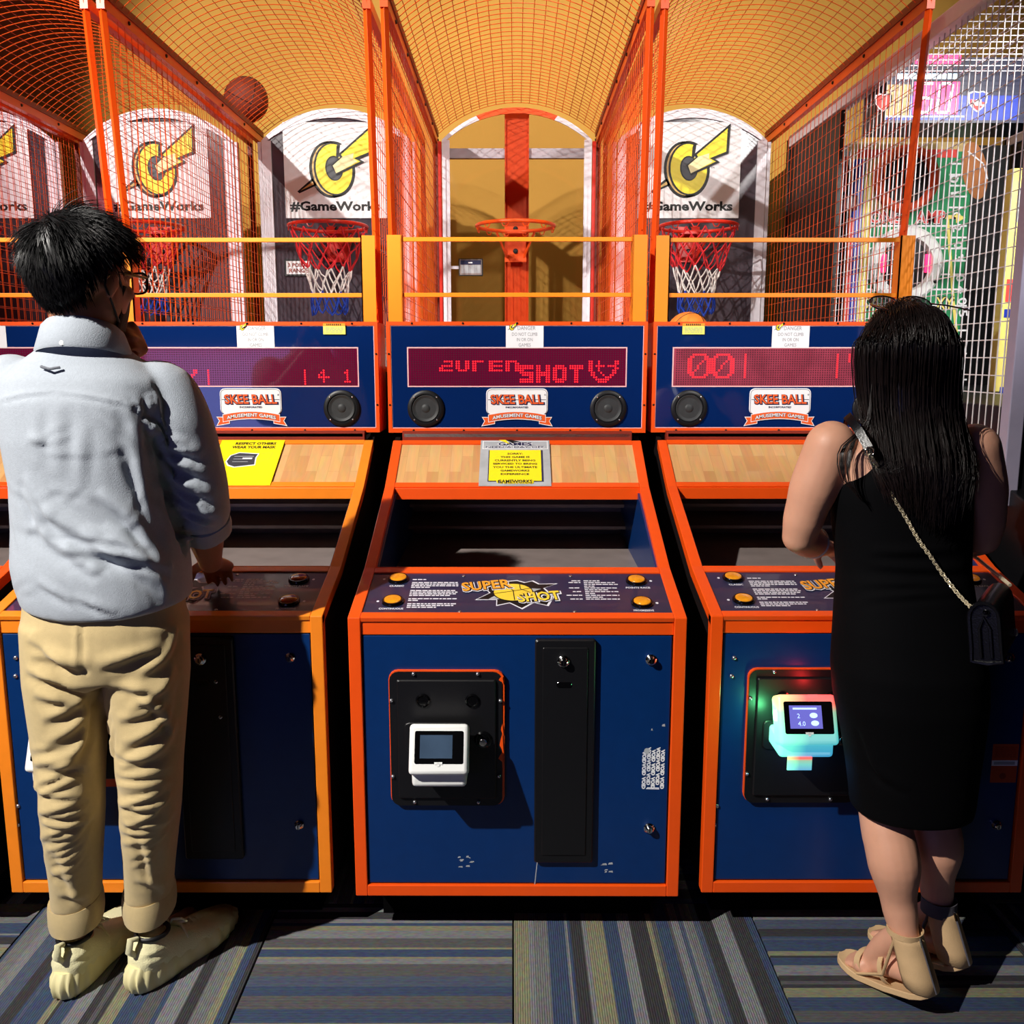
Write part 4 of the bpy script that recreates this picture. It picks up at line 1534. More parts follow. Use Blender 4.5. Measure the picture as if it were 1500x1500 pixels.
# ================================================================== football throwing machine on the right
def football():
    XL, XR, Y0, Y1, ZR = 1.315, 2.33, 2.43, 4.55, 2.40
    t = thing('football_arcade_machine', 'football throwing machine with grey mesh cage and green field target board', 'arcade machine', (1.82, Y0, 0))
    o = Vector((1.82, Y0, 0))

    class L(MB):
        def build(self, *a, **k):
            self.v = [(p[0] - o.x, p[1] - o.y, p[2] - o.z) for p in self.v]
            return MB.build(self, *a, **k)

    b = L()
    b.prism([(2.10, 0.06), (2.02, 0.70), (2.10, 0.98), (2.47, 1.08), (2.47, 1.28), (Y1, 1.28), (Y1, 0.06)], XL, XR, M_BLACK)
    b.build('cabinet', t, bevel=0.004)
    for x, y in ((XL, Y0), (XR, Y0), (XL, Y1), (XR, Y1)):
        q = L()
        q.box(x - 0.02, x + 0.02, y - 0.022, y + 0.022, 1.02 if y == Y0 else 1.25, ZR + 0.02, M_GREYSTEEL if y == Y0 else M_SIDE)
        q.build('cage_post', t, bevel=0.003)
    for x in (XL, XR):
        q = L()
        q.box(x - 0.02, x + 0.02, Y0, Y1, ZR - 0.02, ZR + 0.03, M_WIREW if x == XL else M_GREYSTEEL)
        q.build('roof_rail', t, bevel=0.003)
    q = L()
    q.box(XL, XR, Y0 - 0.02, Y0 + 0.02, ZR - 0.02, ZR + 0.03, M_GREYSTEEL)
    q.build('front_rail', t, bevel=0.003)
    for x in (XL,):
        m = L()
        y = Y0 + 0.03
        while y < 3.86:
            m.bar((x, y, 1.10), (x, y, ZR), 0.0021, M_WIREW, 5, caps=False)
            y += 0.036
        z = 1.12
        while z < ZR:
            m.bar((x + 0.004, Y0, z), (x + 0.004, 3.88, z), 0.0017, M_WIREW, 5, caps=False)
            z += 0.048
        tag(m.build('side_mesh', t), kind='stuff')
    m = L()
    y = Y0 + 0.05
    while y < 3.5:
        m.bar((XL, y, ZR), (XR, y, ZR), 0.0017, M_WIREW, 5, caps=False)
        y += 0.06
    x = XL + 0.04
    while x < XR:
        m.bar((x, Y0, ZR + 0.005), (x, 3.5, ZR + 0.005), 0.0017, M_WIREW, 5, caps=False)
        x += 0.06
    tag(m.build('roof_mesh', t), kind='stuff')
    for x, ya in ((XL, 3.87), (XR, 3.2)):
        q = L()
        q.prism([(ya, 1.20), (5.30, 1.20), (5.30, 2.28), (4.62, 2.30), (4.55, ZR - 0.02), (ya, ZR - 0.02)], x - 0.008, x + 0.008, M_SIDE)
        q.build('side_panel', t)
    # dark rear wall
    q = L()
    q.box(XL + 0.02, XR - 0.02, Y1 - 0.06, Y1 - 0.03, 1.2, 2.38, M_BLACK)
    q.build('rear_panel', t)

    # header with the score digits
    YH = 3.50
    h = L()
    c0, c1 = at(1262, 180, YH), at(1492, 84, YH)
    x0, x1, z0, z1 = XL + 0.025, c1.x, c0.z, c1.z
    h.box(x0, x1 + 0.1, YH, YH + 0.22, z0, z1, M_FDARK)
    f = Flat(h, (0, YH, 0), (1, 0, 0), (0, 0, 1), 0.0006)

    def P(px, py):
        p = at(px, py, YH)
        return p.x, p.z

    def RC(px0, py0, px1, py1, m, l):
        a, c = P(px0, py1), P(px1, py0)
        f.rect(max(a[0], x0), c[0], a[1], c[1], m, l)

    RC(1240, 140, 1495, 176, M_FBLUE, 1)
    RC(1262, 124, 1334, 172, M_FTAN, 2)
    RC(1336, 120, 1406, 168, M_GLOWPINK, 3)
    RC(1340, 80, 1408, 94, M_GLOWPINK, 3)
    RC(1314, 108, 1402, 116, M_GLOWBLUE, 3)
    RC(1260, 170, 1412, 172, M_GLOWBLUE, 4)
    # emblem shield
    cx, cz = P(1432, 148)
    k = 0.030
    sh = [(-1, 0.8), (-0.5, 1.0), (0, 0.9), (0.5, 1.0), (1, 0.8), (0.95, -0.2), (0.5, -0.75), (0, -1.1), (-0.5, -0.75), (-0.95, -0.2)]
    f.poly([(cx + a * k * 1.15, cz + c * k * 1.15) for a, c in sh], M_WPAPER, 2)
    f.poly([(cx + a * k, cz + c * k) for a, c in sh], M_FBLUE, 3)
    f.poly([(cx + a * k * 0.95, cz + c * k * 0.95) for a, c in sh if c < 0.5] + [(cx - 0.026, cz + 0.006)], M_FRED, 4)
    f.text('NFL', cx, cz - 0.006, 0.022, M_WPAPER, 5, 0.042, bold=0.04)
    cx, cz = P(1294, 150)
    f.poly([(cx + a * k, cz + c * k) for a, c in sh], M_WPAPER, 2)
    f.poly([(cx + a * k * 0.85, cz + c * k * 0.85) for a, c in sh], M_FRED, 3)
    h.build('header_box', t)
    # seven segment digits 50
    dg = L()
    f = Flat(dg, (0, YH, 0), (1, 0, 0), (0, 0, 1), 0.0006)
    SEG = {'a': ((-1, 2), (1, 2)), 'b': ((1, 2), (1, 0)), 'c': ((1, 0), (1, -2)), 'd': ((-1, -2), (1, -2)), 'e': ((-1, 0), (-1, -2)), 'f': ((-1, 2), (-1, 0)), 'g': ((-1, 0), (1, 0))}
    for px, segs in ((1355, 'afgcd'), (1383, 'abcdef')):
        cx, cz = P(px, 144)
        kx, kz = 0.0215, 0.0245
        for s in segs:
            (a, c), (a2, c2) = SEG[s]
            sl = 0.10
            p0 = Vector((cx + a * kx + c * kz * sl, cz + c * kz))
            p1 = Vector((cx + a2 * kx + c2 * kz * sl, cz + c2 * kz))
            dd = (p1 - p0).normalized() * 0.006
            f.line([tuple(p0 + dd), tuple(p1 - dd)], 0.009, M_GLOWWHITE, 6)
    dg.build('score_digits', t)

    # field board
    YB = 4.25
    q = L()
    a0, a1 = at(1240, 640, YB), at(1418, 208, YB)
    bx0, bx1, bz1 = a0.x, at(1420, 300, YB).x, a1.z
    bz0 = 1.26
    q.box(bx0, bx1, YB, YB + 0.03, bz0, bz1, M_GREEN)
    f = Flat(q, (0, YB, 0), (1, 0, 0), (0, 0, 1), 0.0008)

    def B(px, py):
        p = at(px, py, YB)
        return p.x, p.z

    def rect(px0, py0, px1, py1, m, l):
        a, c = B(px0, py1), B(px1, py0)
        f.rect(a[0], c[0], a[1], c[1], m, l)

    rect(1240, 208, 1420, 222, M_FTAN, 1)
    rect(1242, 222, 1306, 318, M_FTAN, 1)
    rect(1256, 219, 1402, 231, M_FRED, 2)
    for k, py in enumerate((240, 256, 272, 288, 304, 331, 348, 364, 382, 402, 424, 448, 484, 518, 556)):
        a = B(1250 if k > 4 else 1390, py)
        c = B(1416, py)
        f.rect(a[0], c[0], a[1] - 0.004, a[1] + 0.004, M_WPAPER, 2)
    nums = ('0 1', '0 2', '0 3', '0 4', '0 5')
    for k, py in enumerate((270, 325, 368, 416, 450)):
        x, z = B(1398 + k * 3, py)
        f.text(nums[k], x, z, 0.040, M_WPAPER, 3, 0.085, bold=0.02, rot=R(-82))
    f.line([B(1388, 322), B(1396, 440), B(1404, 520)], 0.013, M_FYELLOW, 3)
    f.line([B(1386, 318), B(1404, 318)], 0.016, M_FYELLOW, 3)
    f.poly([B(1400, 312), B(1414, 319), B(1400, 327)], M_FYELLOW, 4)
    f.line([B(1416, 500), B(1404, 560)], 0.008, M_WPAPER, 3)
    # brown ball picture at the upper right of the board
    x, z = B(1434, 250)
    f.ell(x - 0.02, z, 0.055, 0.125, M_FBROWN, 3, 24, 0.25)
    f.line([B(1418, 222), B(1440, 240), B(1446, 262)], 0.006, M_WPAPER, 4)
    for body, pa, w in (('ONE', 1296, 0.135), ('AMP', 1362, 0.13)):
        x, z = B(pa, 318)
        f.text(body, x + 0.004, z - 0.004, 0.060, M_INK, 4, w * 1.05, bold=0.07)
        f.text(body, x, z, 0.060, M_WPAPER, 5, w * 1.04, bold=0.06)
        f.text(body, x, z, 0.054, M_FRED, 6, w, bold=0.015)
    for body, pa, w in (('SA', 1276, 0.09), ('XY', 1383, 0.08)):
        x, z = B(pa, 444)
        f.text(body, x, z, 0.060, M_INK, 4, w * 1.08, bold=0.08)
        f.text(body, x, z, 0.052, M_FYELLOW, 5, w, bold=0.01)
    q.build('field_board', t)

    # round targets
    def target(px, py, ro, ri, m, nm):
        x, z = B(px, py)
        r = L()
        r.lathe([(ro, 0), (ro, 0.02), (ro - 0.012, 0.032), (ri + 0.006, 0.030), (ri, 0.012), (ri - 0.001, 0.003)], m, (x, YB - 0.001, z), (0, -1, 0), 36)
        oo = r.build(nm, t, smooth=40)
        hl = L()
        hl.lathe([(ri - 0.001, 0.004), (ri * 0.5, 0.0045), (0.004, 0.005)], M_INK, (x, YB - 0.001, z), (0, -1, 0), 30)
        hl.build('target_hole', oo)
        return oo, x, z

    target(1326, 263, 0.143, 0.105, M_FORANGE, 'orange_target')
    oo, x, z = target(1324, 388, 0.166, 0.112, M_WHITE, 'white_target')
    for s in (-1, 1):
        g = L()
        g.box(x + s * 0.098 - 0.012, x + s * 0.098 + 0.012, YB - 0.02, YB - 0.012, z - 0.035, z + 0.045, M_GLOWPINK)
        g.build('target_light', oo, bevel=0.003)
    for s in (-1, 1):
        screw(oo, 'bolt', Vector((x + s * 0.13, YB - 0.036, z - 0.075)) - o, r=0.009, h=0.006, m=M_BLACK)

    # padded strips left of the board and beside it on the right
    def strip(nm, px0, py0, px1, py1, m, Y, th=0.05):
        a, c = at(px0, py1, Y), at(px1, py0, Y)
        s = L()
        s.box(a.x, c.x, Y, Y + th, max(a.z, 1.285), c.z, m)
        s.build(nm, t, bevel=0.008)

    strip('red_strip', 1234, 228, 1244, 280, M_FRED, 4.15)
    strip('red_strip', 1234, 318, 1244, 640, M_FRED, 4.15)
    strip('blue_strip', 1245, 232, 1253, 640, M_FBLUE, 4.15)
    strip('yellow_strip', 1256, 250, 1266, 640, M_FYELLOW, 4.15)
    strip('maroon_block', 1234, 285, 1258, 308, mat('maroon_print', rgb(90, 14, 30), 0.5), 4.10, 0.04)
    Yp = 3.4
    a, c = at(1452, 620, Yp), at(1482, 246, Yp)
    s = L()
    s.box(a.x, a.x + 0.075, Yp, Yp + 0.05, 1.285, c.z, M_FYELLOW)
    f = Flat(s, (a.x, Yp, 0), (1, 0, 0), (0, 0, 1), 0.0006)
    zt = at(1470, 430, Yp).z
    f.rect(0.012, 0.075, zt - 0.03, zt + 0.05, M_FRED, 1)
    f.rect(0.012, 0.068, zt - 0.085, zt - 0.055, M_FBLUE, 1)
    zt = at(1470, 300, Yp).z
    f.rect(0.03, 0.06, zt - 0.06, zt + 0.06, M_GREYP, 1)
    f.rect(0.02, 0.065, at(1470, 575, Yp).z - 0.03, at(1470, 575, Yp).z + 0.02, M_FBLUE, 1)
    s.build('yellow_side_pad', t, bevel=0.004)
    # blue inner side panel seen through the open front
    s = L()
    s.box(2.16, 2.30, 3.10, 3.14, 1.28, 2.2, mat('pale_blue_panel', rgb(70, 110, 190), 0.45, var=0.2, scale=5))
    s.build('blue_panel', t)
    # console at the front: green field screen with red digits
    c = L()
    xa, xb = XL + 0.035, XR - 0.03
    c.prism([(2.30, 1.02), (2.20, 1.06), (2.36, 1.34), (2.42, 1.34), (2.42, 1.02)], xa, xb, M_BLACK)
    U, V = Vector((1, 0, 0)), Vector((0, 0.16, 0.28)).normalized()
    f = Flat(c, (xa, 2.20, 1.06), U, V, 0.0008)
    f.rect(0.004, 0.93, 0.155, 0.300, M_GREEN, 1)
    f.rect(0.0, 0.93, 0.300, 0.318, M_FBLUE, 1)
    f.rect(0.004, 0.93, 0.294, 0.299, M_WPAPER, 2)
    f.rect(0.022, 0.028, 0.155, 0.294, M_FYELLOW, 2)
    for k in range(5):
        f.rect(0.025, 0.93, 0.172 + 0.026 * k, 0.1745 + 0.026 * k, M_FYELLOW, 2)
    f.ell(0.022, 0.232, 0.014, 0.010, M_FRED, 3)
    f.ell(0.036, 0.228, 0.008, 0.008, M_FYELLOW, 4)
    f.rect(0.012, 0.5, 0.03, 0.145, M_FDARK, 1, 0.008)
    f.text('2', 0.060, 0.080, 0.050, M_LED, 3, 0.034, bold=0.03)
    c.build('console', t)


football()

# ================================================================== helpers for the two people
def _ring_mesh(rings, n=28, caps=True):
    """rings: (centre, U, V, ru, rv, exponent)"""
    vs, fs = [], []
    for c, U, V, ru, rv, ex in rings:
        c, U, V = Vector(c), Vector(U), Vector(V)
        for j in range(n):
            a = 2 * math.pi * j / n
            ca, sa = math.cos(a), math.sin(a)
            x = math.copysign(abs(ca) ** (2.0 / ex), ca)
            y = math.copysign(abs(sa) ** (2.0 / ex), sa)
            vs.append(c + U * (ru * x) + V * (rv * y))
    k = len(rings)
    for i in range(k - 1):
        for j in range(n):
            fs.append((i * n + j, i * n + (j + 1) % n, (i + 1) * n + (j + 1) % n, (i + 1) * n + j))
    if caps:
        fs.append(tuple(range(n))[::-1])
        fs.append(tuple(range((k - 1) * n, k * n)))
    return vs, fs


class Body:
    """overlapping closed shapes, fused into one continuous surface"""

    def __init__(self):
        self.v, self.f = [], []

    def add(self, vs, fs):
        n = len(self.v)
        self.v += [tuple(p) for p in vs]
        self.f += [tuple(i + n for i in f) for f in fs]

    def loft(self, rings, n=28):
        self.add(*_ring_mesh(rings, n))

    def vloft(self, rows, ex=2.0, n=32):
        """horizontal rings: (z, cx, cy, rx, ry)"""
        self.loft([((cx, cy, z), (1, 0, 0), (0, 1, 0), rx, ry, ex) for z, cx, cy, rx, ry in rows], n)

    def limb(self, pts, rad, n=18, flat=1.0, side=None):
        """smooth limb through points, hemispherical ends"""
        P = [Vector(p) for p in pts]
        # subdivide with Catmull-Rom
        Q, RR = [], []
        m = len(P)
        for i in range(m - 1):
            p0, p1, p2, p3 = P[max(i - 1, 0)], P[i], P[i + 1], P[min(i + 2, m - 1)]
            for s in range(5):
                t = s / 5.0
                Q.append(0.5 * ((2 * p1) + (p2 - p0) * t + (2 * p0 - 5 * p1 + 4 * p2 - p3) * t * t + (3 * p1 - p0 - 3 * p2 + p3) * t ** 3))
                tt = t * t * (3 - 2 * t)
                RR.append(rad[i] * (1 - tt) + rad[i + 1] * tt)
        Q.append(P[-1])
        RR.append(rad[-1])
        rings = []
        prev = None
        k = len(Q)
        tang = [(Q[min(i + 1, k - 1)] - Q[max(i - 1, 0)]).normalized() for i in range(k)]
        ref = Vector(side) if side else tang[0].orthogonal()
        seq = []
        for a in (80, 60, 35, 15):
            seq.append((Q[0] - tang[0] * RR[0] * math.sin(R(a)), RR[0] * math.cos(R(a)), tang[0]))
        seq += [(Q[i], RR[i], tang[i]) for i in range(k)]
        for a in (15, 35, 60, 80):
            seq.append((Q[-1] + tang[-1] * RR[-1] * math.sin(R(a)), RR[-1] * math.cos(R(a)), tang[-1]))
        for c, r, t in seq:
            u = ref - t * ref.dot(t)
            u.normalize()
            ref = u
            w = t.cross(u)
            rings.append((c, u, w, r, r * flat, 2.0))
        self.loft(rings, n)

    def ell(self, c, r, Rm=None, n=24, k=16):
        c = Vector(c)
        vs, fs = [], []
        for i in range(1, k):
            ph = math.pi * i / k
            for j in range(n):
                a = 2 * math.pi * j / n
                p = Vector((r[0] * math.sin(ph) * math.cos(a), r[1] * math.sin(ph) * math.sin(a), -r[2] * math.cos(ph)))
                vs.append(c + (Rm @ p if Rm is not None else p))
        for i in range(k - 2):
            for j in range(n):
                fs.append((i * n + j, i * n + (j + 1) % n, (i + 1) * n + (j + 1) % n, (i + 1) * n + j))
        fs.append(tuple(range(n))[::-1])
        fs.append(tuple(range((k - 2) * n, (k - 1) * n)))
        self.add(vs, fs)

    def fuse(self, voxel, smooth=4):
        me = bpy.data.meshes.new('tmp')
        me.from_pydata(self.v, [], self.f)
        o = bpy.data.objects.new('tmp', me)
        COL.objects.link(o)
        md = o.modifiers.new('r', 'REMESH')
        md.mode = 'VOXEL'
        md.voxel_size = voxel
        dg = bpy.context.evaluated_depsgraph_get()
        ev = o.evaluated_get(dg)
        m2 = ev.to_mesh()
        nv = len(m2.vertices)
        co = np.empty(nv * 3)
        m2.vertices.foreach_get('co', co)
        V = co.reshape(-1, 3)
        F_ = [tuple(p.vertices) for p in m2.polygons]
        ed = np.empty(len(m2.edges) * 2, dtype=np.int64)
        m2.edges.foreach_get('vertices', ed)
        E = ed.reshape(-1, 2)
        ev.to_mesh_clear()
        bpy.data.objects.remove(o, do_unlink=True)
        bpy.data.meshes.remove(me)
        return Skin(V, F_, E).smooth(smooth)


class Skin:
    def __init__(self, V, F_, E):
        self.V, self.F, self.E = V, F_, E

    def smooth(self, it, lam=0.5):
        n = len(self.V)
        deg = np.bincount(self.E.ravel(), minlength=n).astype(float)
        deg[deg == 0] = 1
        for _ in range(it):
            acc = np.zeros_like(self.V)
            for a in range(3):
                acc[:, a] = np.bincount(self.E[:, 0], self.V[self.E[:, 1], a], n) + np.bincount(self.E[:, 1], self.V[self.E[:, 0], a], n)
            self.V = self.V * (1 - lam) + lam * acc / deg[:, None]
        return self

    def normals(self):
        tri = np.array([(f[0], f[1], f[2]) for f in self.F] + [(f[0], f[2], f[3]) for f in self.F if len(f) == 4])
        a, b, c = self.V[tri[:, 0]], self.V[tri[:, 1]], self.V[tri[:, 2]]
        fn = np.cross(b - a, c - a)
        N = np.zeros_like(self.V)
        for k in range(3):
            for ax in range(3):
                N[:, ax] += np.bincount(tri[:, k], fn[:, ax], len(self.V))
        L = np.linalg.norm(N, axis=1)
        L[L == 0] = 1
        return N / L[:, None]

    def fold(self, p0, p1, w, amp, up=None, N=None):
        """a soft cloth fold: a ridge along the segment with a groove on one side"""
        p0, p1 = np.array(p0, float), np.array(p1, float)
        d = p1 - p0
        L = np.linalg.norm(d)
        d /= L
        rel = self.V - p0
        t = rel @ d
        tt = np.clip(t, 0, L)
        off = rel - tt[:, None] * d
        dist = np.linalg.norm(off, axis=1)
        near = dist < max(w * 4, 0.075)
        if not near.any():
            return
        Nn = N[near]
        o = off[near]
        # perpendicular in the surface: cross of normal and segment
        perp = np.cross(Nn, d)
        s = (o * perp).sum(1)
        if up is not None and np.mean(perp @ np.array(up)) < 0:
            s = -s
        taper = np.clip(1 - np.abs(tt[near] / L - 0.5) * 2, 0, 1) ** 0.6
        depth = np.abs((o * Nn).sum(1))
        fade = np.exp(-(depth / 0.075) ** 4) * np.exp(-(np.maximum(np.abs(t[near] - tt[near]), 0) / w) ** 2)
        prof = np.exp(-(s / w) ** 2) - 0.9 * np.exp(-((s + 1.35 * w) / (0.8 * w)) ** 2)
        self.V[near] += Nn * (amp * prof * taper * fade)[:, None]

    def back_y(self, x, z, r=0.012):
        d = (self.V[:, 0] - x) ** 2 + (self.V[:, 2] - z) ** 2
        return float(self.V[d < r * r, 1].min())

    def on_back(self, px, py, Y=1.8, lift=0.003):
        """the point of the surface that faces the viewer near this photo pixel"""
        for _ in range(4):
            p = at(px, py, Y)
            Y = self.back_y(p.x, p.z) - lift
        return at(px, py, Y)

    def build(self, name, m, parent, loc=(0, 0, 0)):
        me = bpy.data.meshes.new(name)
        V = self.V - np.array(loc)
        me.from_pydata([tuple(p) for p in V.tolist()], [], self.F)
        for q in (m if isinstance(m, list) else [m]):
            me.materials.append(q)
        me.polygons.foreach_set('use_smooth', [True] * len(self.F))
        me.update()
        return link(name, me, parent)


def hand(B, wrist, fdir, palmn, thumb_side, curl, s=1.0, spread=0.10):
    """palm, five fingers with knuckle bends, thumb from the side of the palm.
    fdir: wrist to knuckles; palmn: the way the palm faces; thumb_side: +1/-1 along fdir x palmn"""
    w = Vector(wrist)
    f = Vector(fdir).normalized()
    pn = Vector(palmn)
    pn = (pn - f * pn.dot(f)).normalized()
    sd = f.cross(pn) * thumb_side
    k = w + f * 0.088 * s
    B.loft([(w - f * 0.012 * s, sd, pn, 0.024 * s, 0.017 * s, 2.2), (w + f * 0.012 * s, sd, pn, 0.029 * s, 0.017 * s, 2.4), (w + f * 0.045 * s, sd, pn, 0.038 * s, 0.0155 * s, 2.6),
            (k - f * 0.008 * s, sd, pn, 0.041 * s, 0.0135 * s, 2.8), (k + f * 0.004 * s, sd, pn, 0.038 * s, 0.009 * s, 2.6)], 20)
    for i, (off, L, r) in enumerate(((0.030, 0.072, 0.0088), (0.0105, 0.080, 0.0092), (-0.009, 0.074, 0.0088), (-0.0275, 0.058, 0.0078))):
        p = k + sd * off * s - f * (0.006 + abs(off - 0.005) * 0.25) * s
        d = (f + sd * (off * spread * 30 * 0.1)).normalized()
        c = curl[i] if isinstance(curl, (list, tuple)) else curl
        pts = [p - f * 0.02 * s, p]
        ang = 0.25 * c
        for frac, more in ((0.45, 1.0), (0.30, 1.0), (0.25, 0.7)):
            ang += c * more * 0.75
            dd = d * math.cos(ang) + pn * math.sin(ang)
            p = p + dd * (L * frac * s)
            pts.append(p)
        B.limb(pts, [r * s, r * s, r * 0.94 * s, r * 0.86 * s, r * 0.74 * s], 12)
    tb = w + f * 0.028 * s + sd * 0.024 * s + pn * 0.004 * s
    c = curl[0] if isinstance(curl, (list, tuple)) else curl
    d1 = (f * 0.62 + sd * 0.72 + pn * 0.25).normalized()
    d2 = (f * 0.85 + sd * 0.30 + pn * (0.25 + 0.4 * c)).normalized()
    B.limb([tb - d1 * 0.01 * s, tb + d1 * 0.032 * s, tb + d1 * 0.034 * s + d2 * 0.028 * s, tb + d1 * 0.034 * s + d2 * 0.052 * s], [0.0125 * s, 0.0115 * s, 0.0105 * s, 0.0085 * s], 12)


def head(B, c, f, up=(0, 0, 1), s=1.0, fem=False):
    """skull, jaw, nose, brow, lips, ears; c = middle of the skull, f = the way the face looks"""
    c = Vector(c)
    f = Vector(f).normalized()
    r = f.cross(Vector(up)).normalized()
    u = r.cross(f).normalized()
    M = Matrix((r, f, u)).transposed()

    def P(a, b, d):
        return c + (r * a + f * b + u * d) * s

    B.ell(P(0, -0.012, 0.022), (0.074 * s, 0.094 * s, 0.088 * s), M)
    B.ell(P(0, 0.020, -0.030), (0.066 * s, 0.070 * s, 0.090 * s), M)
    B.ell(P(0, 0.050, -0.072), (0.040 * s, 0.036 * s, 0.038 * s), M)       # chin
    B.ell(P(0, 0.028, -0.064), (0.056 * s, 0.048 * s, 0.040 * s), M)       # jaw
    B.limb([P(0, 0.086, 0.012), P(0, 0.098, -0.012), P(0, 0.106, -0.026)], [0.010 * s, 0.011 * s, 0.014 * s], 12)
    for a in (-1, 1):
        B.ell(P(a * 0.012, 0.094, -0.030), (0.009 * s, 0.010 * s, 0.008 * s), M, 12, 8)
        B.ell(P(a * 0.032, 0.074, 0.016), (0.022 * s, 0.014 * s, 0.010 * s), M, 14, 8)     # brow
        B.ell(P(a * 0.043, 0.062, -0.024), (0.020 * s, 0.020 * s, 0.018 * s), M, 14, 8)    # cheek
        B.ell(P(a * 0.031, 0.072, 0.000), (0.013 * s, 0.011 * s, 0.009 * s), M, 14, 8)     # eyelids
        e = P(a * 0.073, -0.008, -0.006)
        Me = M @ Matrix.Rotation(R(-18 * a), 3, 'Z')
        B.ell(e + r * a * 0.006 * s, (0.008 * s, 0.020 * s, 0.031 * s), Me, 16, 10)        # ear
        B.ell(e + r * a * 0.004 * s - u * 0.028 * s, (0.007 * s, 0.010 * s, 0.011 * s), Me, 12, 8)
    B.ell(P(0, 0.086, -0.052), (0.024 * s, 0.010 * s, 0.007 * s), M, 16, 8)
    B.ell(P(0, 0.084, -0.062), (0.021 * s, 0.010 * s, 0.0075 * s), M, 16, 8)
    return r, f, u


def strands_mesh(name, polylines, r0, m, parent, loc, extra=None, tip=0.25):
    """polylines: array (S, n, 3); three-sided tapering hairs in one mesh; extra = (verts, faces) added below them"""
    P = np.asarray(polylines, float)
    S, n, _ = P.shape
    T = np.empty_like(P)
    T[:, 1:-1] = P[:, 2:] - P[:, :-2]
    T[:, 0] = P[:, 1] - P[:, 0]
    T[:, -1] = P[:, -1] - P[:, -2]
    T /= np.maximum(np.linalg.norm(T, axis=2, keepdims=True), 1e-9)
    ref = np.array([0.31, 0.52, 0.79])
    A = np.cross(T, ref)
    A /= np.maximum(np.linalg.norm(A, axis=2, keepdims=True), 1e-9)
    Bn = np.cross(T, A)
    rad = (r0 * (1 - (1 - tip) * (np.linspace(0, 1, n) ** 1.5)))[None, :, None]
    V = np.empty((S, n, 3, 3))
    for j in range(3):
        an = 2 * math.pi * j / 3
        V[:, :, j] = P + (A * math.cos(an) + Bn * math.sin(an)) * rad
    V = V.reshape(-1, 3) - np.array(loc)
    base = np.arange(S)[:, None, None] * (n * 3) + np.arange(n - 1)[None, :, None] * 3
    j = np.arange(3)[None, None, :]
    j2 = (j + 1) % 3
    Fq = np.stack([base + j, base + j2, base + j2 + 3, base + j + 3], axis=-1).reshape(-1, 4)
    vs = V.tolist()
    fs = Fq.tolist()
    if extra:
        k = len(vs)
        vs += (np.array([tuple(p) for p in extra[0]]) - np.array(loc)).tolist()
        fs += [[i + k for i in f] for f in extra[1]]
    me = bpy.data.meshes.new(name)
    me.from_pydata(vs, [], fs)
    me.materials.append(m)
    me.polygons.foreach_set('use_smooth', [True] * len(fs))
    me.update()
    return link(name, me, parent)


M_SKIN1 = mat('tan_skin', rgb(172, 120, 94), 0.5, var=0.05, scale=30, sss=0.08, bump=0.05, bscale=300)
M_SKIN2 = mat('fair_skin', rgb(216, 160, 132), 0.48, var=0.04, scale=30, sss=0.08, bump=0.04, bscale=300)
M_HAIR = mat('black_hair', rgb(12, 11, 13), 0.42, var=0.3, scale=60, spec=0.45)
M_HAIR2 = mat('dark_brown_black_hair', rgb(26, 17, 16), 0.36, var=0.3, scale=60, spec=0.5)


# ================================================================== the man
def cloth_mat(name, col, rough=0.85, weave=900, bump=0.25, var=0.06, vscale=14, sheen=0.2):
    m = mat(name, col, rough, var=var, scale=vscale, bump=bump, bscale=weave, sheen=sheen)
    return m


M_SHIRT = cloth_mat('pale_grey_blue_oxford', rgb(168, 176, 186), var=0.05, vscale=160, weave=500)
M_CHINO = cloth_mat('khaki_twill', rgb(194, 172, 124), var=0.04, vscale=90, weave=700)
M_SHOE = cloth_mat('cream_knit', rgb(228, 222, 176), 0.75, weave=350, bump=0.35)
M_SOLE = mat('cream_rubber_sole', rgb(232, 222, 168), 0.5, var=0.03)


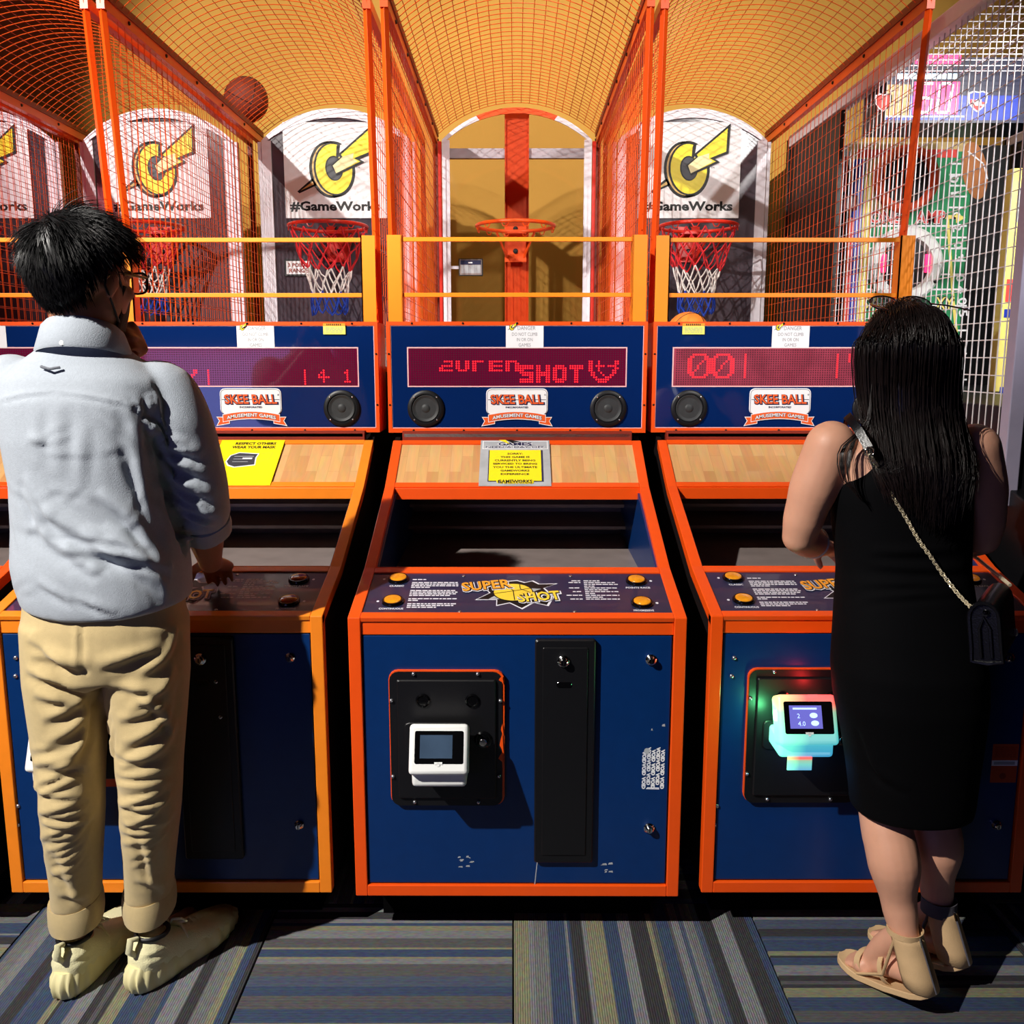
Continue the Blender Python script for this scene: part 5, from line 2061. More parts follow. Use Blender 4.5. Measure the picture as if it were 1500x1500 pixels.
def build_man():
    loc = (-0.90, 1.95, 0.0)
    t = thing('person', 'man in pale shirt and rolled khaki trousers, one fist at his masked chin', 'person', loc)
    hc = Vector((-0.858, 1.900, 1.565))
    fd = Vector((0.40, 0.91, -0.06))
    # key joints
    shL, shR = Vector((-1.045, 1.93, 1.360)), Vector((-0.722, 1.940, 1.350))
    elR, wrR = Vector((-0.672, 1.965, 1.085)), Vector((-0.700, 2.090, 0.940))
    elL, wrL = Vector((-1.000, 2.13, 1.190)), Vector((-0.868, 2.030, 1.408))
    hipL, hipR = Vector((-0.950, 1.895, 0.86)), Vector((-0.780, 1.905, 0.86))
    knL, knR = Vector((-0.952, 1.868, 0.475)), Vector((-0.790, 1.890, 0.475))
    anL, anR = Vector((-0.990, 1.915, 0.085)), Vector((-0.838, 1.945, 0.085))

    B = Body()
    rr, ff, uu = head(B, hc, fd)
    B.limb([hc + Vector((-0.012, -0.012, -0.06)), (-0.868, 1.895, 1.47), (-0.875, 1.905, 1.40)], [0.056, 0.058, 0.068])
    B.vloft([(0.84, -0.882, 1.91, 0.15, 0.10), (0.95, -0.882, 1.91, 0.150, 0.10), (1.08, -0.880, 1.918, 0.138, 0.095), (1.22, -0.878, 1.92, 0.155, 0.10),
             (1.33, -0.878, 1.915, 0.160, 0.095), (1.40, -0.877, 1.915, 0.10, 0.07), (1.43, -0.875, 1.91, 0.06, 0.05)])
    for s, e, w in ((shR, elR, wrR), (shL, elL, wrL)):
        B.limb([s, (s + e) / 2, e], [0.048, 0.046, 0.040])
        B.limb([e, e.lerp(w, 0.35), w], [0.040, 0.043, 0.027])
    for h, k, a in ((hipL, knL, anL), (hipR, knR, anR)):
        B.limb([h, h.lerp(k, 0.5), k], [0.070, 0.060, 0.044])
        B.limb([k, k.lerp(a, 0.3), a + Vector((0, 0, 0.10)), a], [0.044, 0.042, 0.032, 0.034])
        B.limb([a, a + Vector((0.01, 0.09, -0.045)), a + Vector((0.03, 0.16, -0.055))], [0.036, 0.030, 0.024])
    # right hand resting on the control panel, left fist under the chin
    hand(B, wrR, (-0.12, 0.93, -0.33), (0.05, -0.35, -0.94), 1, [0.30, 0.32, 0.34, 0.38], 1.0)
    hand(B, wrL, (0.66, -0.22, 0.42), (-0.2, -0.75, 0.10), 1, [1.25, 1.3, 1.35, 1.35], 1.0)
    sk = B.fuse(0.0048, 3)
    sk.build('body', M_SKIN1, t, loc)

    # ---- shirt
    S = Body()
    S.vloft([(0.888, -0.861, 1.910, 0.170, 0.128), (0.915, -0.863, 1.910, 0.175, 0.132), (0.98, -0.868, 1.910, 0.180, 0.132), (1.06, -0.872, 1.918, 0.172, 0.126), (1.15, -0.873, 1.912, 0.165, 0.122),
             (1.24, -0.876, 1.906, 0.168, 0.122), (1.32, -0.878, 1.905, 0.172, 0.116), (1.365, -0.878, 1.905, 0.160, 0.100), (1.395, -0.877, 1.908, 0.128, 0.085), (1.420, -0.874, 1.908, 0.092, 0.074), (1.435, -0.872, 1.906, 0.074, 0.066), (1.452, -0.870, 1.905, 0.066, 0.060)], 2.35)
    S.limb([shR + Vector((-0.04, -0.008, -0.012)), shR + Vector((-0.004, 0, -0.016)), shR.lerp(elR, 0.3) + Vector((0.008, -0.006, 0)), shR.lerp(elR, 0.7) + Vector((0.010, 0, 0)), elR + Vector((0.004, 0.004, 0.0))], [0.060, 0.066, 0.068, 0.063, 0.057], 22)
    S.limb([elR, elR + Vector((-0.006, 0.035, -0.038))], [0.057, 0.052], 22)
    S.limb([shL + Vector((0.03, 0, -0.012)), shL + Vector((0.002, 0, -0.012)), shL.lerp(elL, 0.4), elL], [0.062, 0.066, 0.068, 0.060], 22)
    S.limb([elL, elL.lerp(wrL, 0.35)], [0.060, 0.052], 22)
    sh = S.fuse(0.0062, 5)
    # curved hem: lower at the back middle
    V = sh.V
    N = sh.normals()
    hem = np.clip((0.95 - V[:, 2]) / 0.10, 0, 1)
    xr = (V[:, 0] + 0.861) / 0.17
    V[:, 2] += hem * (0.034 * np.clip(np.abs(xr), 0, 1.1) ** 2 - 0.014)
    rng = np.random.RandomState(4)

    def fold(px0, py0, px1, py1, w, a, Y=1.785, upv=(0, 0, 1)):
        p, q = at(px0, py0, Y), at(px1, py1, Y)
        sh.fold(p, q, w, a * 1.25, upv, N)

    # the folds seen in the photograph, from the waist up
    for args in ((60, 745, 255, 862, 0.017, 0.013), (40, 770, 150, 838, 0.015, 0.010), (90, 800, 250, 822, 0.013, 0.011), (150, 768, 255, 846, 0.016, 0.006), (140, 720, 245, 800, 0.014, 0.010),
                 (25, 700, 110, 800, 0.016, 0.007), (178, 590, 222, 640, 0.016, 0.004), (185, 620, 238, 720, 0.018, 0.006), (200, 670, 245, 760, 0.014, 0.007),
                 (82, 590, 86, 700, 0.018, 0.003), (48, 600, 52, 690, 0.016, 0.0025), (120, 620, 112, 720, 0.016, 0.0025), (38, 640, 75, 650, 0.010, 0.004), (110, 870, 170, 898, 0.009, 0.006), (55, 850, 110, 880, 0.010, 0.006),
                 (120, 780, 210, 800, 0.012, 0.008), (20, 720, 70, 790, 0.012, 0.008), (205, 560, 232, 600, 0.012, 0.002)):
        fold(*args)
    N = sh.normals()
    # sleeve folds, short diagonals down the arm
    for k in range(11):
        f_ = k / 10.0
        c = shR.lerp(elR, 0.18 + 0.85 * f_)
        side = 0.052 if k % 2 else 0.030
        p = c + Vector((-0.060, -0.050, 0.022 + 0.006 * (k % 3)))
        q = c + Vector((side + 0.008, -0.048, -0.026))
        sh.fold(p, q, 0.0080 + 0.002 * (k % 2), 0.0135 if k > 1 else 0.003, (0, 0, 1), N)
    # yoke seam across the shoulders
    for x0, x1, z0, z1 in ((-1.04, -0.88, 1.330, 1.343), (-0.88, -0.72, 1.343, 1.318)):
        sh.fold((x0, 1.80, z0), (x1, 1.80, z1), 0.0045, 0.004, (0, 0, 1), N)
    for k in range(26):      # gathered little pulls
        x = rng.uniform(-1.02, -0.74)
        z = rng.uniform(0.92, 1.28)
        a = rng.uniform(-0.9, 0.9)
        L = rng.uniform(0.02, 0.06)
        sh.fold((x - L * math.cos(a), 1.80, z - L * math.sin(a)), (x + L * math.cos(a), 1.80, z + L * math.sin(a)), 0.008, 0.0014, (0, 0, 1), N)
    sh.smooth(1, 0.3)
    so = sh.build('shirt', M_SHIRT, t, loc)
    # collar: folded band around the neck
    C = Body()
    cc = Vector((-0.868, 1.900, 0))
    rings = []
    n = 40
    vs, fs = [], []
    prof = [(0.066, 1.425), (0.064, 1.468), (0.068, 1.478), (0.077, 1.470), (0.092, 1.424), (0.090, 1.418), (0.080, 1.430)]
    for j in range(n):
        a = 2 * math.pi * j / n
        back = 0.5 - 0.5 * math.sin(a)
        for r_, z in prof:
            zz = z - 0.030 * (1 - back) - 0.05 * (r_ - 0.066)
            vs.append((cc.x + r_ * 1.02 * math.cos(a), cc.y + r_ * 0.95 * math.sin(a), zz + 0.012 * back))
    m = len(prof)
    for j in range(n):
        for i in range(m):
            fs.append((j * m + i, ((j + 1) % n) * m + i, ((j + 1) % n) * m + (i + 1) % m, j * m + (i + 1) % m))
    mb = MB()
    mb.add([Vector(p) - Vector(loc) for p in vs], fs, M_SHIRT)
    co = mb.build('collar', so, smooth=70)
    mb = MB()
    mb.lathe([(0.0055, 0), (0.0055, 0.002), (0.003, 0.003)], M_WHITE, Vector((-0.872, 1.816, 1.436)) - Vector(loc), (0, -1, 0.3), 14)
    mb.build('collar_button', so, smooth=40)
    # hanger loop on the yoke
    mb = MB()
    p, q = sh.on_back(60, 537), sh.on_back(88, 538)
    mb.tube([p - Vector(loc), (p + q) / 2 - Vector(loc) + Vector((0, -0.006, -0.004)), q - Vector(loc)], 0.0028, mat('grey_loop', rgb(120, 124, 132), 0.8), 6)
    mb.build('hanger_loop', so, smooth=60)
    # rolled cuff on the right arm
    mb = MB()
    d = (wrR - elR).normalized()
    c = elR + d * 0.045
    ring = []
    u = d.orthogonal().normalized()
    w = d.cross(u)
    prof = [(0.051, -0.022), (0.058, -0.020), (0.060, 0.0), (0.058, 0.022), (0.050, 0.024), (0.046, 0.012)]
    vs, fs = [], []
    for j in range(28):
        a = 2 * math.pi * j / 28
        for r_, h in prof:
            vs.append(c + d * h + (u * math.cos(a) + w * math.sin(a)) * (r_ + 0.0015 * math.sin(5 * a)) - Vector(loc))
    for j in range(28):
        for i in range(len(prof) - 1):
            fs.append((j * 6 + i, ((j + 1) % 28) * 6 + i, ((j + 1) % 28) * 6 + i + 1, j * 6 + i + 1))
    mb.add(vs, fs, M_SHIRT)
    mb.build('rolled_cuff', so, smooth=60)

    # ---- trousers
    T = Body()
    T.vloft([(0.74, -0.868, 1.905, 0.116, 0.108), (0.80, -0.868, 1.902, 0.162, 0.120), (0.86, -0.868, 1.906, 0.168, 0.118), (0.92, -0.870, 1.912, 0.162, 0.108), (0.97, -0.880, 1.915, 0.152, 0.10)], 2.3)
    for h, k, a, sx in ((hipL, knL, anL, -1), (hipR, knR, anR, 1)):
        rows = []
        bot = a + Vector((0.004, 0.0, 0.105))
        for fz, rad, ry in ((0.0, 0.084, 0.098), (0.16, 0.084, 0.096), (0.3, 0.075, 0.086), (0.42, 0.067, 0.077), (0.5, 0.064, 0.073), (0.58, 0.063, 0.073), (0.70, 0.059, 0.068), (0.85, 0.054, 0.061), (0.94, 0.052, 0.059), (1.0, 0.052, 0.060)):
            if fz <= 0.5:
                c = h.lerp(k, fz / 0.5)
            else:
                c = k.lerp(bot, (fz - 0.5) / 0.5)
            rows.append((c, (1, 0, 0), (0, 1, 0), rad, ry, 2.2))
        T.loft(rows, 30)
    tr = T.fuse(0.0060, 4)
    N = tr.normals()
    for kn, dx in ((knL, 0.0), (knR, 0.0)):
        # creases behind and around the knee
        for i in range(15):
            z = kn.z + 0.13 - i * 0.021 + rng.uniform(-0.006, 0.006)
            sl = rng.uniform(-0.012, 0.022)
            xa = kn.x - 0.072 + rng.uniform(0, 0.03)
            xb = kn.x + 0.075 - rng.uniform(0, 0.03)
            amp = 0.0065 * (1.2 - abs(z - kn.z) / 0.22)
            tr.fold((xa, kn.y - 0.078, z - sl), (xb, kn.y - 0.070, z + sl + 0.006), 0.0075, max(0.0025, amp), (0, 0, 1), N)
    for a0 in ((60, 985, 150, 1010), (55, 1010, 120, 1030), (65, 1050, 150, 1015), (70, 1085, 150, 1040), (80, 1130, 152, 1060), (165, 1000, 245, 1015), (170, 1055, 262, 1030), (175, 1090, 258, 1060),
               (180, 1115, 255, 1100), (185, 1040, 262, 1005), (45, 930, 130, 975), (50, 955, 140, 965), (150, 965, 235, 950), (40, 975, 110, 1000), (205, 985, 272, 960), (60, 1110, 130, 1120), (190, 1010, 262, 1060)):
        p, q = at(a0[0], a0[1], 1.81), at(a0[2], a0[3], 1.81)
        tr.fold(p, q, 0.011, 0.010, (0, 0, 1), N)
    for a0 in ((95, 1235, 112, 1330), (210, 1220, 226, 1310), (85, 1310, 125, 1322), (190, 1300, 235, 1318), (80, 1270, 100, 1290)):
        p, q = at(a0[0], a0[1], 1.84), at(a0[2], a0[3], 1.84)
        tr.fold(p, q, 0.012, 0.008, (1, 0, 0.2), N)
    # seat seam
    tr.fold((-0.867, 1.795, 0.90), (-0.867, 1.80, 0.77), 0.006, -0.006, (1, 0, 0), N)
    tr.smooth(1, 0.3)
    to = tr.build('trousers', M_CHINO, t, loc)
    for a, nm in ((anL, 'trouser_cuff'), (anR, 'trouser_cuff')):
        mb = MB()
        vs, fs = [], []
        prof = [(0.050, 0.206), (0.0575, 0.208), (0.060, 0.192), (0.0605, 0.164), (0.058, 0.148), (0.050, 0.150), (0.047, 0.176)]
        for j in range(32):
            an = 2 * math.pi * j / 32
            for r_, z in prof:
                k = r_ + 0.0025 * math.sin(3 * an + a.x * 9)
                vs.append((a.x + 0.004 + k * 0.97 * math.cos(an) - loc[0], a.y + k * 1.10 * math.sin(an) - loc[1], z + 0.012 * math.sin(an + 0.4)))
        for j in range(32):
            for i in range(7):
                fs.append((j * 7 + i, ((j + 1) % 32) * 7 + i, ((j + 1) % 32) * 7 + (i + 1) % 7, j * 7 + (i + 1) % 7))
        mb.add(vs, fs, M_CHINO)
        mb.build('trouser_cuff', to, smooth=60)

    # ---- shoes
    def shoe(heel, ang, k_=1.10):
        hd = Vector((math.sin(ang), math.cos(ang), 0))
        sd = Vector((math.cos(ang), -math.sin(ang), 0))
        H = Vector(heel)

        def PT(s, y, z):
            return H + sd * s + hd * y + Vector((0, 0, z))

        # upper: rings along the foot, closed solid
        U = Body()
        rows = []
        for y, w, z0, z1 in ((-0.002, 0.020, 0.035, 0.080), (0.012, 0.034, 0.022, 0.108), (0.035, 0.039, 0.016, 0.120), (0.065, 0.041, 0.014, 0.118), (0.100, 0.042, 0.012, 0.104), (0.140, 0.045, 0.012, 0.088),
                             (0.180, 0.049, 0.012, 0.074), (0.220, 0.050, 0.012, 0.064), (0.255, 0.044, 0.014, 0.056), (0.280, 0.030, 0.018, 0.048), (0.292, 0.014, 0.024, 0.040)):
            rows.append((PT(0.004 * math.sin(y * 9), y, (z0 + z1) / 2), sd, Vector((0, 0, 1)), w, (z1 - z0) / 2, 2.3))
        U.loft(rows, 26)
        up = U.fuse(0.0045, 3)
        N2 = up.normals()
        for y0, y1, z in ((0.02, 0.05, 0.095), (0.025, 0.06, 0.072)):
            for q in (-1, 1):
                up.fold(PT(q * 0.03, y0 - 0.02, z), PT(q * 0.042, y1, z - 0.008), 0.006, 0.003, (0, 0, 1), N2)
        uo = up.build('shoe', M_SHOE, t, loc)
        # chunky ribbed sole
        mb = MB()
        vs, fs = [], []
        n = 120
        outl = []
        for j in range(n):
            a = 2 * math.pi * j / n
            y = 0.145 + 0.152 * math.sin(a)
            wv = 0.043 + 0.009 * math.exp(-((y - 0.215) / 0.06) ** 2) - 0.004 * math.exp(-((y - 0.11) / 0.04) ** 2)
            e = abs(math.cos(a)) ** 0.72
            outl.append((math.copysign(wv * e, math.cos(a)), y))
        for li, (z, k) in enumerate(((0.0, 1.00), (0.007, 1.10), (0.026, 1.16), (0.044, 1.13), (0.056, 1.02))):
            for j, (s, y) in enumerate(outl):
                rib = 1 + (0.050 * math.sin(j * 2 * math.pi / 5.0) if 1 <= li <= 3 else 0)
                zz = z * (1.12 if y < 0.1 else 1.0 - 0.25 * max(0, y - 0.15) / 0.15) + (0.010 * max(0, (y - 0.26) / 0.04) if li == 0 else 0)
                vs.append(PT(s * k * rib, 0.145 + (y - 0.145) * (1 + (k - 1) * 0.55) * (1 + (rib - 1) * 0.4), zz) - Vector(loc))
        for li in range(4):
            for j in range(n):
                fs.append((li * n + j, li * n + (j + 1) % n, (li + 1) * n + (j + 1) % n, (li + 1) * n + j))
        fs.append(tuple(range(n))[::-1])
        fs.append(tuple(range(4 * n, 5 * n)))
        mb.add(vs, fs, M_SOLE)
        mb.build('shoe_sole', uo, smooth=50)
        # heel loop and dark collar lining
        mb = MB()
        mb.tube([PT(0, 0.006, 0.085) - Vector(loc), PT(0, -0.012, 0.105) - Vector(loc), PT(0, -0.006, 0.130) - Vector(loc), PT(0, 0.012, 0.122) - Vector(loc)], [0.006, 0.008, 0.008, 0.006], M_SHOE, 8)
        mb.build('heel_loop', uo, smooth=60)
        mb = MB()
        mb.tube([PT(0.034 * math.cos(a_), 0.055 + 0.036 * math.sin(a_), 0.116) - Vector(loc) for a_ in [2 * math.pi * i / 20 for i in range(20)]], 0.0055, M_INK, 6, closed=True)
        mb.build('collar_lining', uo, smooth=60)
        # laces with a bow
        mb = MB()
        for i in range(4):
            y = 0.115 + i * 0.022
            z = 0.100 - i * 0.0095
            mb.tube([PT(-0.026, y, z - 0.010) - Vector(loc), PT(0, y + 0.004, z + 0.004) - Vector(loc), PT(0.026, y, z - 0.010) - Vector(loc)], 0.003, M_SHOE, 5)
        for q in (-1, 1):
            lp = [PT(0, 0.105, 0.104), PT(q * 0.018, 0.098, 0.126), PT(q * 0.044, 0.100, 0.134), PT(q * 0.050, 0.110, 0.124), PT(q * 0.025, 0.112, 0.112), PT(0, 0.106, 0.105)]
            mb.tube([p - Vector(loc) for p in lp], 0.0028, M_SHOE, 5)
            mb.tube([p - Vector(loc) for p in (PT(0, 0.105, 0.104), PT(q * 0.022, 0.12, 0.100), PT(q * 0.046, 0.118, 0.076))], 0.0028, M_SHOE, 5)
        mb.build('laces', uo, smooth=60)

    shoe((-0.998, 1.848, 0.001), R(7))
    shoe((-0.845, 1.868, 0.001), R(26))

    # ---- hair
    def scalp_ok(p):
        a, b, d = p      # right, forward, up in units of the skull
        if abs(a) > 0.72 and d < 0.12 and b > -0.35:
            return False
        if d > 0.30 + max(0, b) * 0.45:
            return True
        if b < 0.10 and d > -1.02 + 0.95 * max(0, b + 0.72) + 0.12 * abs(a):
            return True
        return False

    M3 = Matrix((rr, ff, uu)).transposed()
    A3 = np.array(M3)
    c0 = np.array(hc + ff * -0.010 + uu * 0.018)
    rad = np.array((0.084, 0.102, 0.100))
    rng = np.random.RandomState(11)
    roots = []
    while len(roots) < 5200:
        v = rng.normal(size=3)
        v /= np.linalg.norm(v)
        if scalp_ok(v):
            roots.append(v)
    roots = np.array(roots)
    crown = np.array((-0.15, -0.55, 0.82))
    crown /= np.linalg.norm(crown)
    n = 7
    Pn = np.empty((len(roots), n, 3))
    pos = roots * rad
    upness = np.clip((roots[:, 2] + 0.35) / 1.1, 0, 1)
    L = (0.024 + 0.052 * upness ** 1.2) * rng.uniform(0.75, 1.15, len(roots))
    away = roots - crown
    away -= (away * roots).sum(1)[:, None] * roots
    away /= np.maximum(np.linalg.norm(away, axis=1, keepdims=True), 1e-3)
    clump = np.sin(roots[:, 0] * 23 + roots[:, 2] * 17)[:, None] * np.array((0.25, 0.1, 0.15)) + np.sin(roots[:, 1] * 29 - roots[:, 2] * 13)[:, None] * np.array((-0.2, 0.15, 0.1))
    d = away * 1.0 + roots * (0.50 * upness + 0.06)[:, None] + clump * 0.7 + rng.normal(scale=0.10, size=roots.shape)
    d[:, 2] -= 0.45 * (1 - upness)
    d[:, 0] -= 0.30 * (roots[:, 0] < 0.1) * (roots[:, 2] > 0.1)
    d /= np.linalg.norm(d, axis=1, keepdims=True)
    Pn[:, 0] = pos
    p = pos.copy()
    for i in range(1, n):
        p = p + d * (L / (n - 1))[:, None]
        q = p / (rad * 1.03)
        l = np.linalg.norm(q, axis=1)
        ins = l < 1
        p[ins] = p[ins] / l[ins][:, None]
        d[:, 2] -= 0.16
        d += away * 0.10
        d /= np.linalg.norm(d, axis=1, keepdims=True)
        Pn[:, i] = p
    W = Pn @ A3.T + c0
    # close cap under the hairs
    vs, fs = [], []
    nu, nv = 48, 30
    idx = {}
    for i in range(nv + 1):
        ph = math.pi * i / nv
        for j in range(nu):
            a = 2 * math.pi * j / nu
            vs.append(np.array((math.sin(ph) * math.cos(a), math.sin(ph) * math.sin(a), math.cos(ph))))
    capv = [tuple(A3 @ (v * rad * (1.02 + 0.10 * max(0, v[2]) ** 2 + 0.05 * max(0, -v[1]))) + c0) for v in vs]
    for i in range(nv):
        for j in range(nu):
            q = (i * nu + j, i * nu + (j + 1) % nu, (i + 1) * nu + (j + 1) % nu, (i + 1) * nu + j)
            if all(scalp_ok(vs[k]) for k in q):
                fs.append(q)
    strands_mesh('hair', W, 0.00085, M_HAIR, t, loc, (capv, fs))

    # ---- mask and glasses
    def HP(a, b, d):
        return hc + rr * a + ff * b + uu * d - Vector(loc)

    mb = MB()
    vs, fs = [], []
    nu, nv = 16, 8
    for i in range(nv + 1):
        v = i / nv
        for j in range(nu + 1):
            u = -1 + 2.0 * j / nu
            z = -0.012 - 0.088 * v
            wdt = 0.066 - 0.012 * v
            b = 0.100 * (1 - 0.62 * abs(u) ** 2.2) + 0.016 * math.exp(-(u / 0.25) ** 2) * (1 - abs(v - 0.25) * 1.3) - 0.020 * max(0, v - 0.55)
            vs.append(HP(u * wdt, b, z))
    for i in range(nv):
        for j in range(nu):
            fs.append((i * (nu + 1) + j, i * (nu + 1) + j + 1, (i + 1) * (nu + 1) + j + 1, (i + 1) * (nu + 1) + j))
    mb.add(vs, fs, cloth_mat('black_mask_cloth', rgb(14, 14, 16), 0.9))
    for a in (-1, 1):
        mb.tube([HP(a * 0.060, 0.040, -0.020), HP(a * 0.080, 0.008, 0.012), HP(a * 0.086, -0.020, 0.010), HP(a * 0.084, -0.026, -0.020), HP(a * 0.074, 0.0, -0.050), HP(a * 0.054, 0.035, -0.085)], 0.0026, M_INK, 5)
    mk = mb.build('face_mask', t, smooth=60)
    md = mk.modifiers.new('thick', 'SOLIDIFY')
    md.thickness = 0.002
    mb = MB()
    for a in (-1, 1):
        c = HP(a * 0.034, 0.107, 0.002)
        pts = []
        for k in range(20):
            an = 2 * math.pi * k / 20
            x = math.copysign(abs(math.cos(an)) ** 0.6, math.cos(an)) * 0.027
            z = math.copysign(abs(math.sin(an)) ** 0.6, math.sin(an)) * 0.021
            pts.append(c + rr * x + uu * z - ff * (0.10 * abs(x + a * 0.034) ** 1.0 * 0.2))
        mb.tube(pts, 0.0026, M_BLACKG, 6, closed=True)
        mb.tube([HP(a * 0.061, 0.103, 0.012), HP(a * 0.077, 0.055, 0.010), HP(a * 0.083, -0.005, 0.008), HP(a * 0.082, -0.025, -0.008)], 0.0028, M_BLACKG, 6)
    mb.tube([HP(-0.008, 0.108, 0.008), HP(0, 0.112, 0.011), HP(0.008, 0.108, 0.008)], 0.0022, M_BLACKG, 6)
    mb.build('eyeglasses', t, smooth=60)
    for a in (-1, 1):
        e = MB()
        e.lathe([(0.0001, -0.0115), (0.008, -0.008), (0.0115, 0), (0.008, 0.008), (0.0045, 0.0105)], M_WPAPER, HP(a * 0.031, 0.072, 0.0), ff, 16)
        e.lathe([(0.0048, 0.0100), (0.003, 0.0112), (0.0005, 0.0116)], M_INK, HP(a * 0.031, 0.072, 0.0), ff, 12)
        e.build('eye', t, smooth=60)
    return t


build_man()


# ================================================================== the woman
M_DRESS = cloth_mat('black_jersey', rgb(3, 3, 5), 0.85, weave=800, bump=0.15, var=0.08, sheen=0.0)
M_DRESS.node_tree.nodes['Principled BSDF'].inputs['Specular IOR Level'].default_value = 0.12
M_SANDAL = mat('tan_suede', rgb(206, 172, 128), 0.7, var=0.08, bump=0.2, bscale=500)
M_SUEDE_D = mat('grey_suede', rgb(84, 82, 90), 0.8, var=0.1, bump=0.2, bscale=500)
M_LEATHER = mat('black_leather', rgb(14, 14, 18), 0.28, var=0.08, bump=0.15, bscale=300, coat=0.2)
M_GOLD = mat('pale_gold_metal', rgb(240, 226, 190), 0.25, 0.35, var=0.0)
M_SMOKE = None


def build_woman():
    loc = (0.92, 1.92, 0.0)
    L0 = Vector(loc)
    t = thing('person', 'woman with long black hair in a black sleeveless dress and tan sandals', 'person', loc)
    hc = Vector((0.800, 1.915, 1.405))
    fd = Vector((-0.16, 0.97, -0.16))
    shL, shR = Vector((0.660, 1.905, 1.228)), Vector((0.958, 1.905, 1.222))
    elL, wrL = Vector((0.614, 1.935, 1.030)), Vector((0.715, 2.080, 0.978))
    elR, wrR = Vector((1.012, 1.945, 1.025)), Vector((0.945, 2.095, 0.970))
    hipL, hipR = Vector((0.772, 1.885, 0.74)), Vector((0.912, 1.89, 0.74))
    knL, knR = Vector((0.818, 1.900, 0.420)), Vector((0.946, 1.950, 0.420))
    anL, anR = Vector((0.858, 1.835, 0.165)), Vector((0.968, 1.915, 0.175))

    B = Body()
    rr, ff, uu = head(B, hc, fd, s=0.94, fem=True)
    B.limb([hc + Vector((0, -0.012, -0.06)), (0.803, 1.90, 1.285), (0.806, 1.905, 1.235)], [0.047, 0.049, 0.062])
    B.vloft([(0.64, 0.842, 1.885, 0.130, 0.105), (0.74, 0.842, 1.884, 0.150, 0.118), (0.85, 0.832, 1.890, 0.138, 0.105), (0.97, 0.826, 1.91, 0.122, 0.090), (1.08, 0.816, 1.92, 0.132, 0.095), (1.16, 0.810, 1.912, 0.140, 0.092),
             (1.215, 0.808, 1.908, 0.128, 0.078), (1.255, 0.807, 1.906, 0.080, 0.058), (1.275, 0.806, 1.905, 0.055, 0.048)])
    for s, e, w in ((shL, elL, wrL), (shR, elR, wrR)):
        o = Vector((math.copysign(0.006, s.x - 0.81), -0.004, 0))
        B.limb([s, s.lerp(e, 0.4) + o, s.lerp(e, 0.75) + o, e], [0.052, 0.051, 0.043, 0.036])
        B.limb([e, e.lerp(w, 0.35), w], [0.036, 0.038, 0.023])
    for h, k, a in ((hipL, knL, anL), (hipR, knR, anR)):
        B.limb([h, h.lerp(k, 0.5), k], [0.072, 0.058, 0.047])
        calf = k.lerp(a, 0.38) + Vector((0, -0.018, 0))
        B.limb([k, k.lerp(a, 0.18) + Vector((0, -0.010, 0)), calf, k.lerp(a, 0.75), a], [0.051, 0.055, 0.056, 0.038, 0.030])
    # hands reach to the buttons
    hand(B, wrL, (0.72, 0.58, -0.25), (0.1, -0.3, -0.9), 1, [0.35, 0.38, 0.4, 0.42], 0.86)
    hand(B, wrR, (-0.25, 0.80, -0.42), (0.0, -0.3, -0.9), -1, [0.35, 0.38, 0.4, 0.42], 0.86)

    # feet: heel raised, weight on the ball of the foot
    feet = []
    for a, heel, ballp in ((anL, Vector((0.885, 1.800, 0.088)), Vector((0.822, 1.925, 0.032))), (anR, Vector((0.998, 1.888, 0.092)), Vector((0.930, 2.020, 0.034)))):
        d = (ballp - heel)
        toe = ballp + Vector((d.x, d.y, 0)).normalized() * 0.062 + Vector((0, 0, -0.012))
        up = Vector((0, 0, 1))
        sd = d.normalized().cross(up).normalized()
        B.limb([a, a.lerp(heel, 0.6) + Vector((0, 0, -0.005)), heel + Vector((0, 0, 0.004))], [0.030, 0.030, 0.027])
        inst = a.lerp(ballp, 0.5) + Vector((0, 0, 0.012))
        B.limb([a, inst, ballp], [0.029, 0.028, 0.022])
        B.limb([heel, heel.lerp(ballp, 0.5) + Vector((0, 0, 0.008)), ballp], [0.026, 0.026, 0.022])
        for i, (o, L, r) in enumerate(((-0.024, 0.95, 0.0115), (-0.008, 1.0, 0.0088), (0.006, 0.94, 0.0082), (0.019, 0.84, 0.0078), (0.031, 0.70, 0.0072))):
            q = -1 if a is anL else 1
            p0 = ballp + sd * o * q * 0.9 - Vector((0, 0, 0.010))
            p1 = p0 + (toe - ballp) * L * 0.9
            B.limb([p0 - (toe - ballp) * 0.3, p0.lerp(p1, 0.55) + Vector((0, 0, 0.004)), p1], [r, r, r * 0.9], 10)
        B.limb([ballp - sd * 0.022, ballp + sd * 0.022], [0.019, 0.018])
        feet.append((a, heel, ballp, toe, sd, d))
    sk = B.fuse(0.0048, 3)
    sk.build('body', M_SKIN2, t, loc)

    # ---- dress
    D = Body()
    rows = [(0.425, 0.882, 1.905, 0.128, 0.108), (0.46, 0.880, 1.902, 0.131, 0.112), (0.52, 0.873, 1.895, 0.136, 0.115), (0.60, 0.864, 1.888, 0.145, 0.122), (0.69, 0.852, 1.884, 0.157, 0.132), (0.76, 0.844, 1.884, 0.158, 0.132),
            (0.85, 0.834, 1.890, 0.147, 0.118), (0.97, 0.828, 1.908, 0.136, 0.103), (1.06, 0.820, 1.912, 0.141, 0.104), (1.12, 0.814, 1.914, 0.145, 0.104), (1.150, 0.812, 1.911, 0.139, 0.101), (1.18, 0.811, 1.908, 0.112, 0.098),
            (1.215, 0.810, 1.906, 0.088, 0.090), (1.245, 0.809, 1.905, 0.068, 0.076), (1.268, 0.808, 1.905, 0.056, 0.064)]
    D.vloft(rows, 2.25, 40)
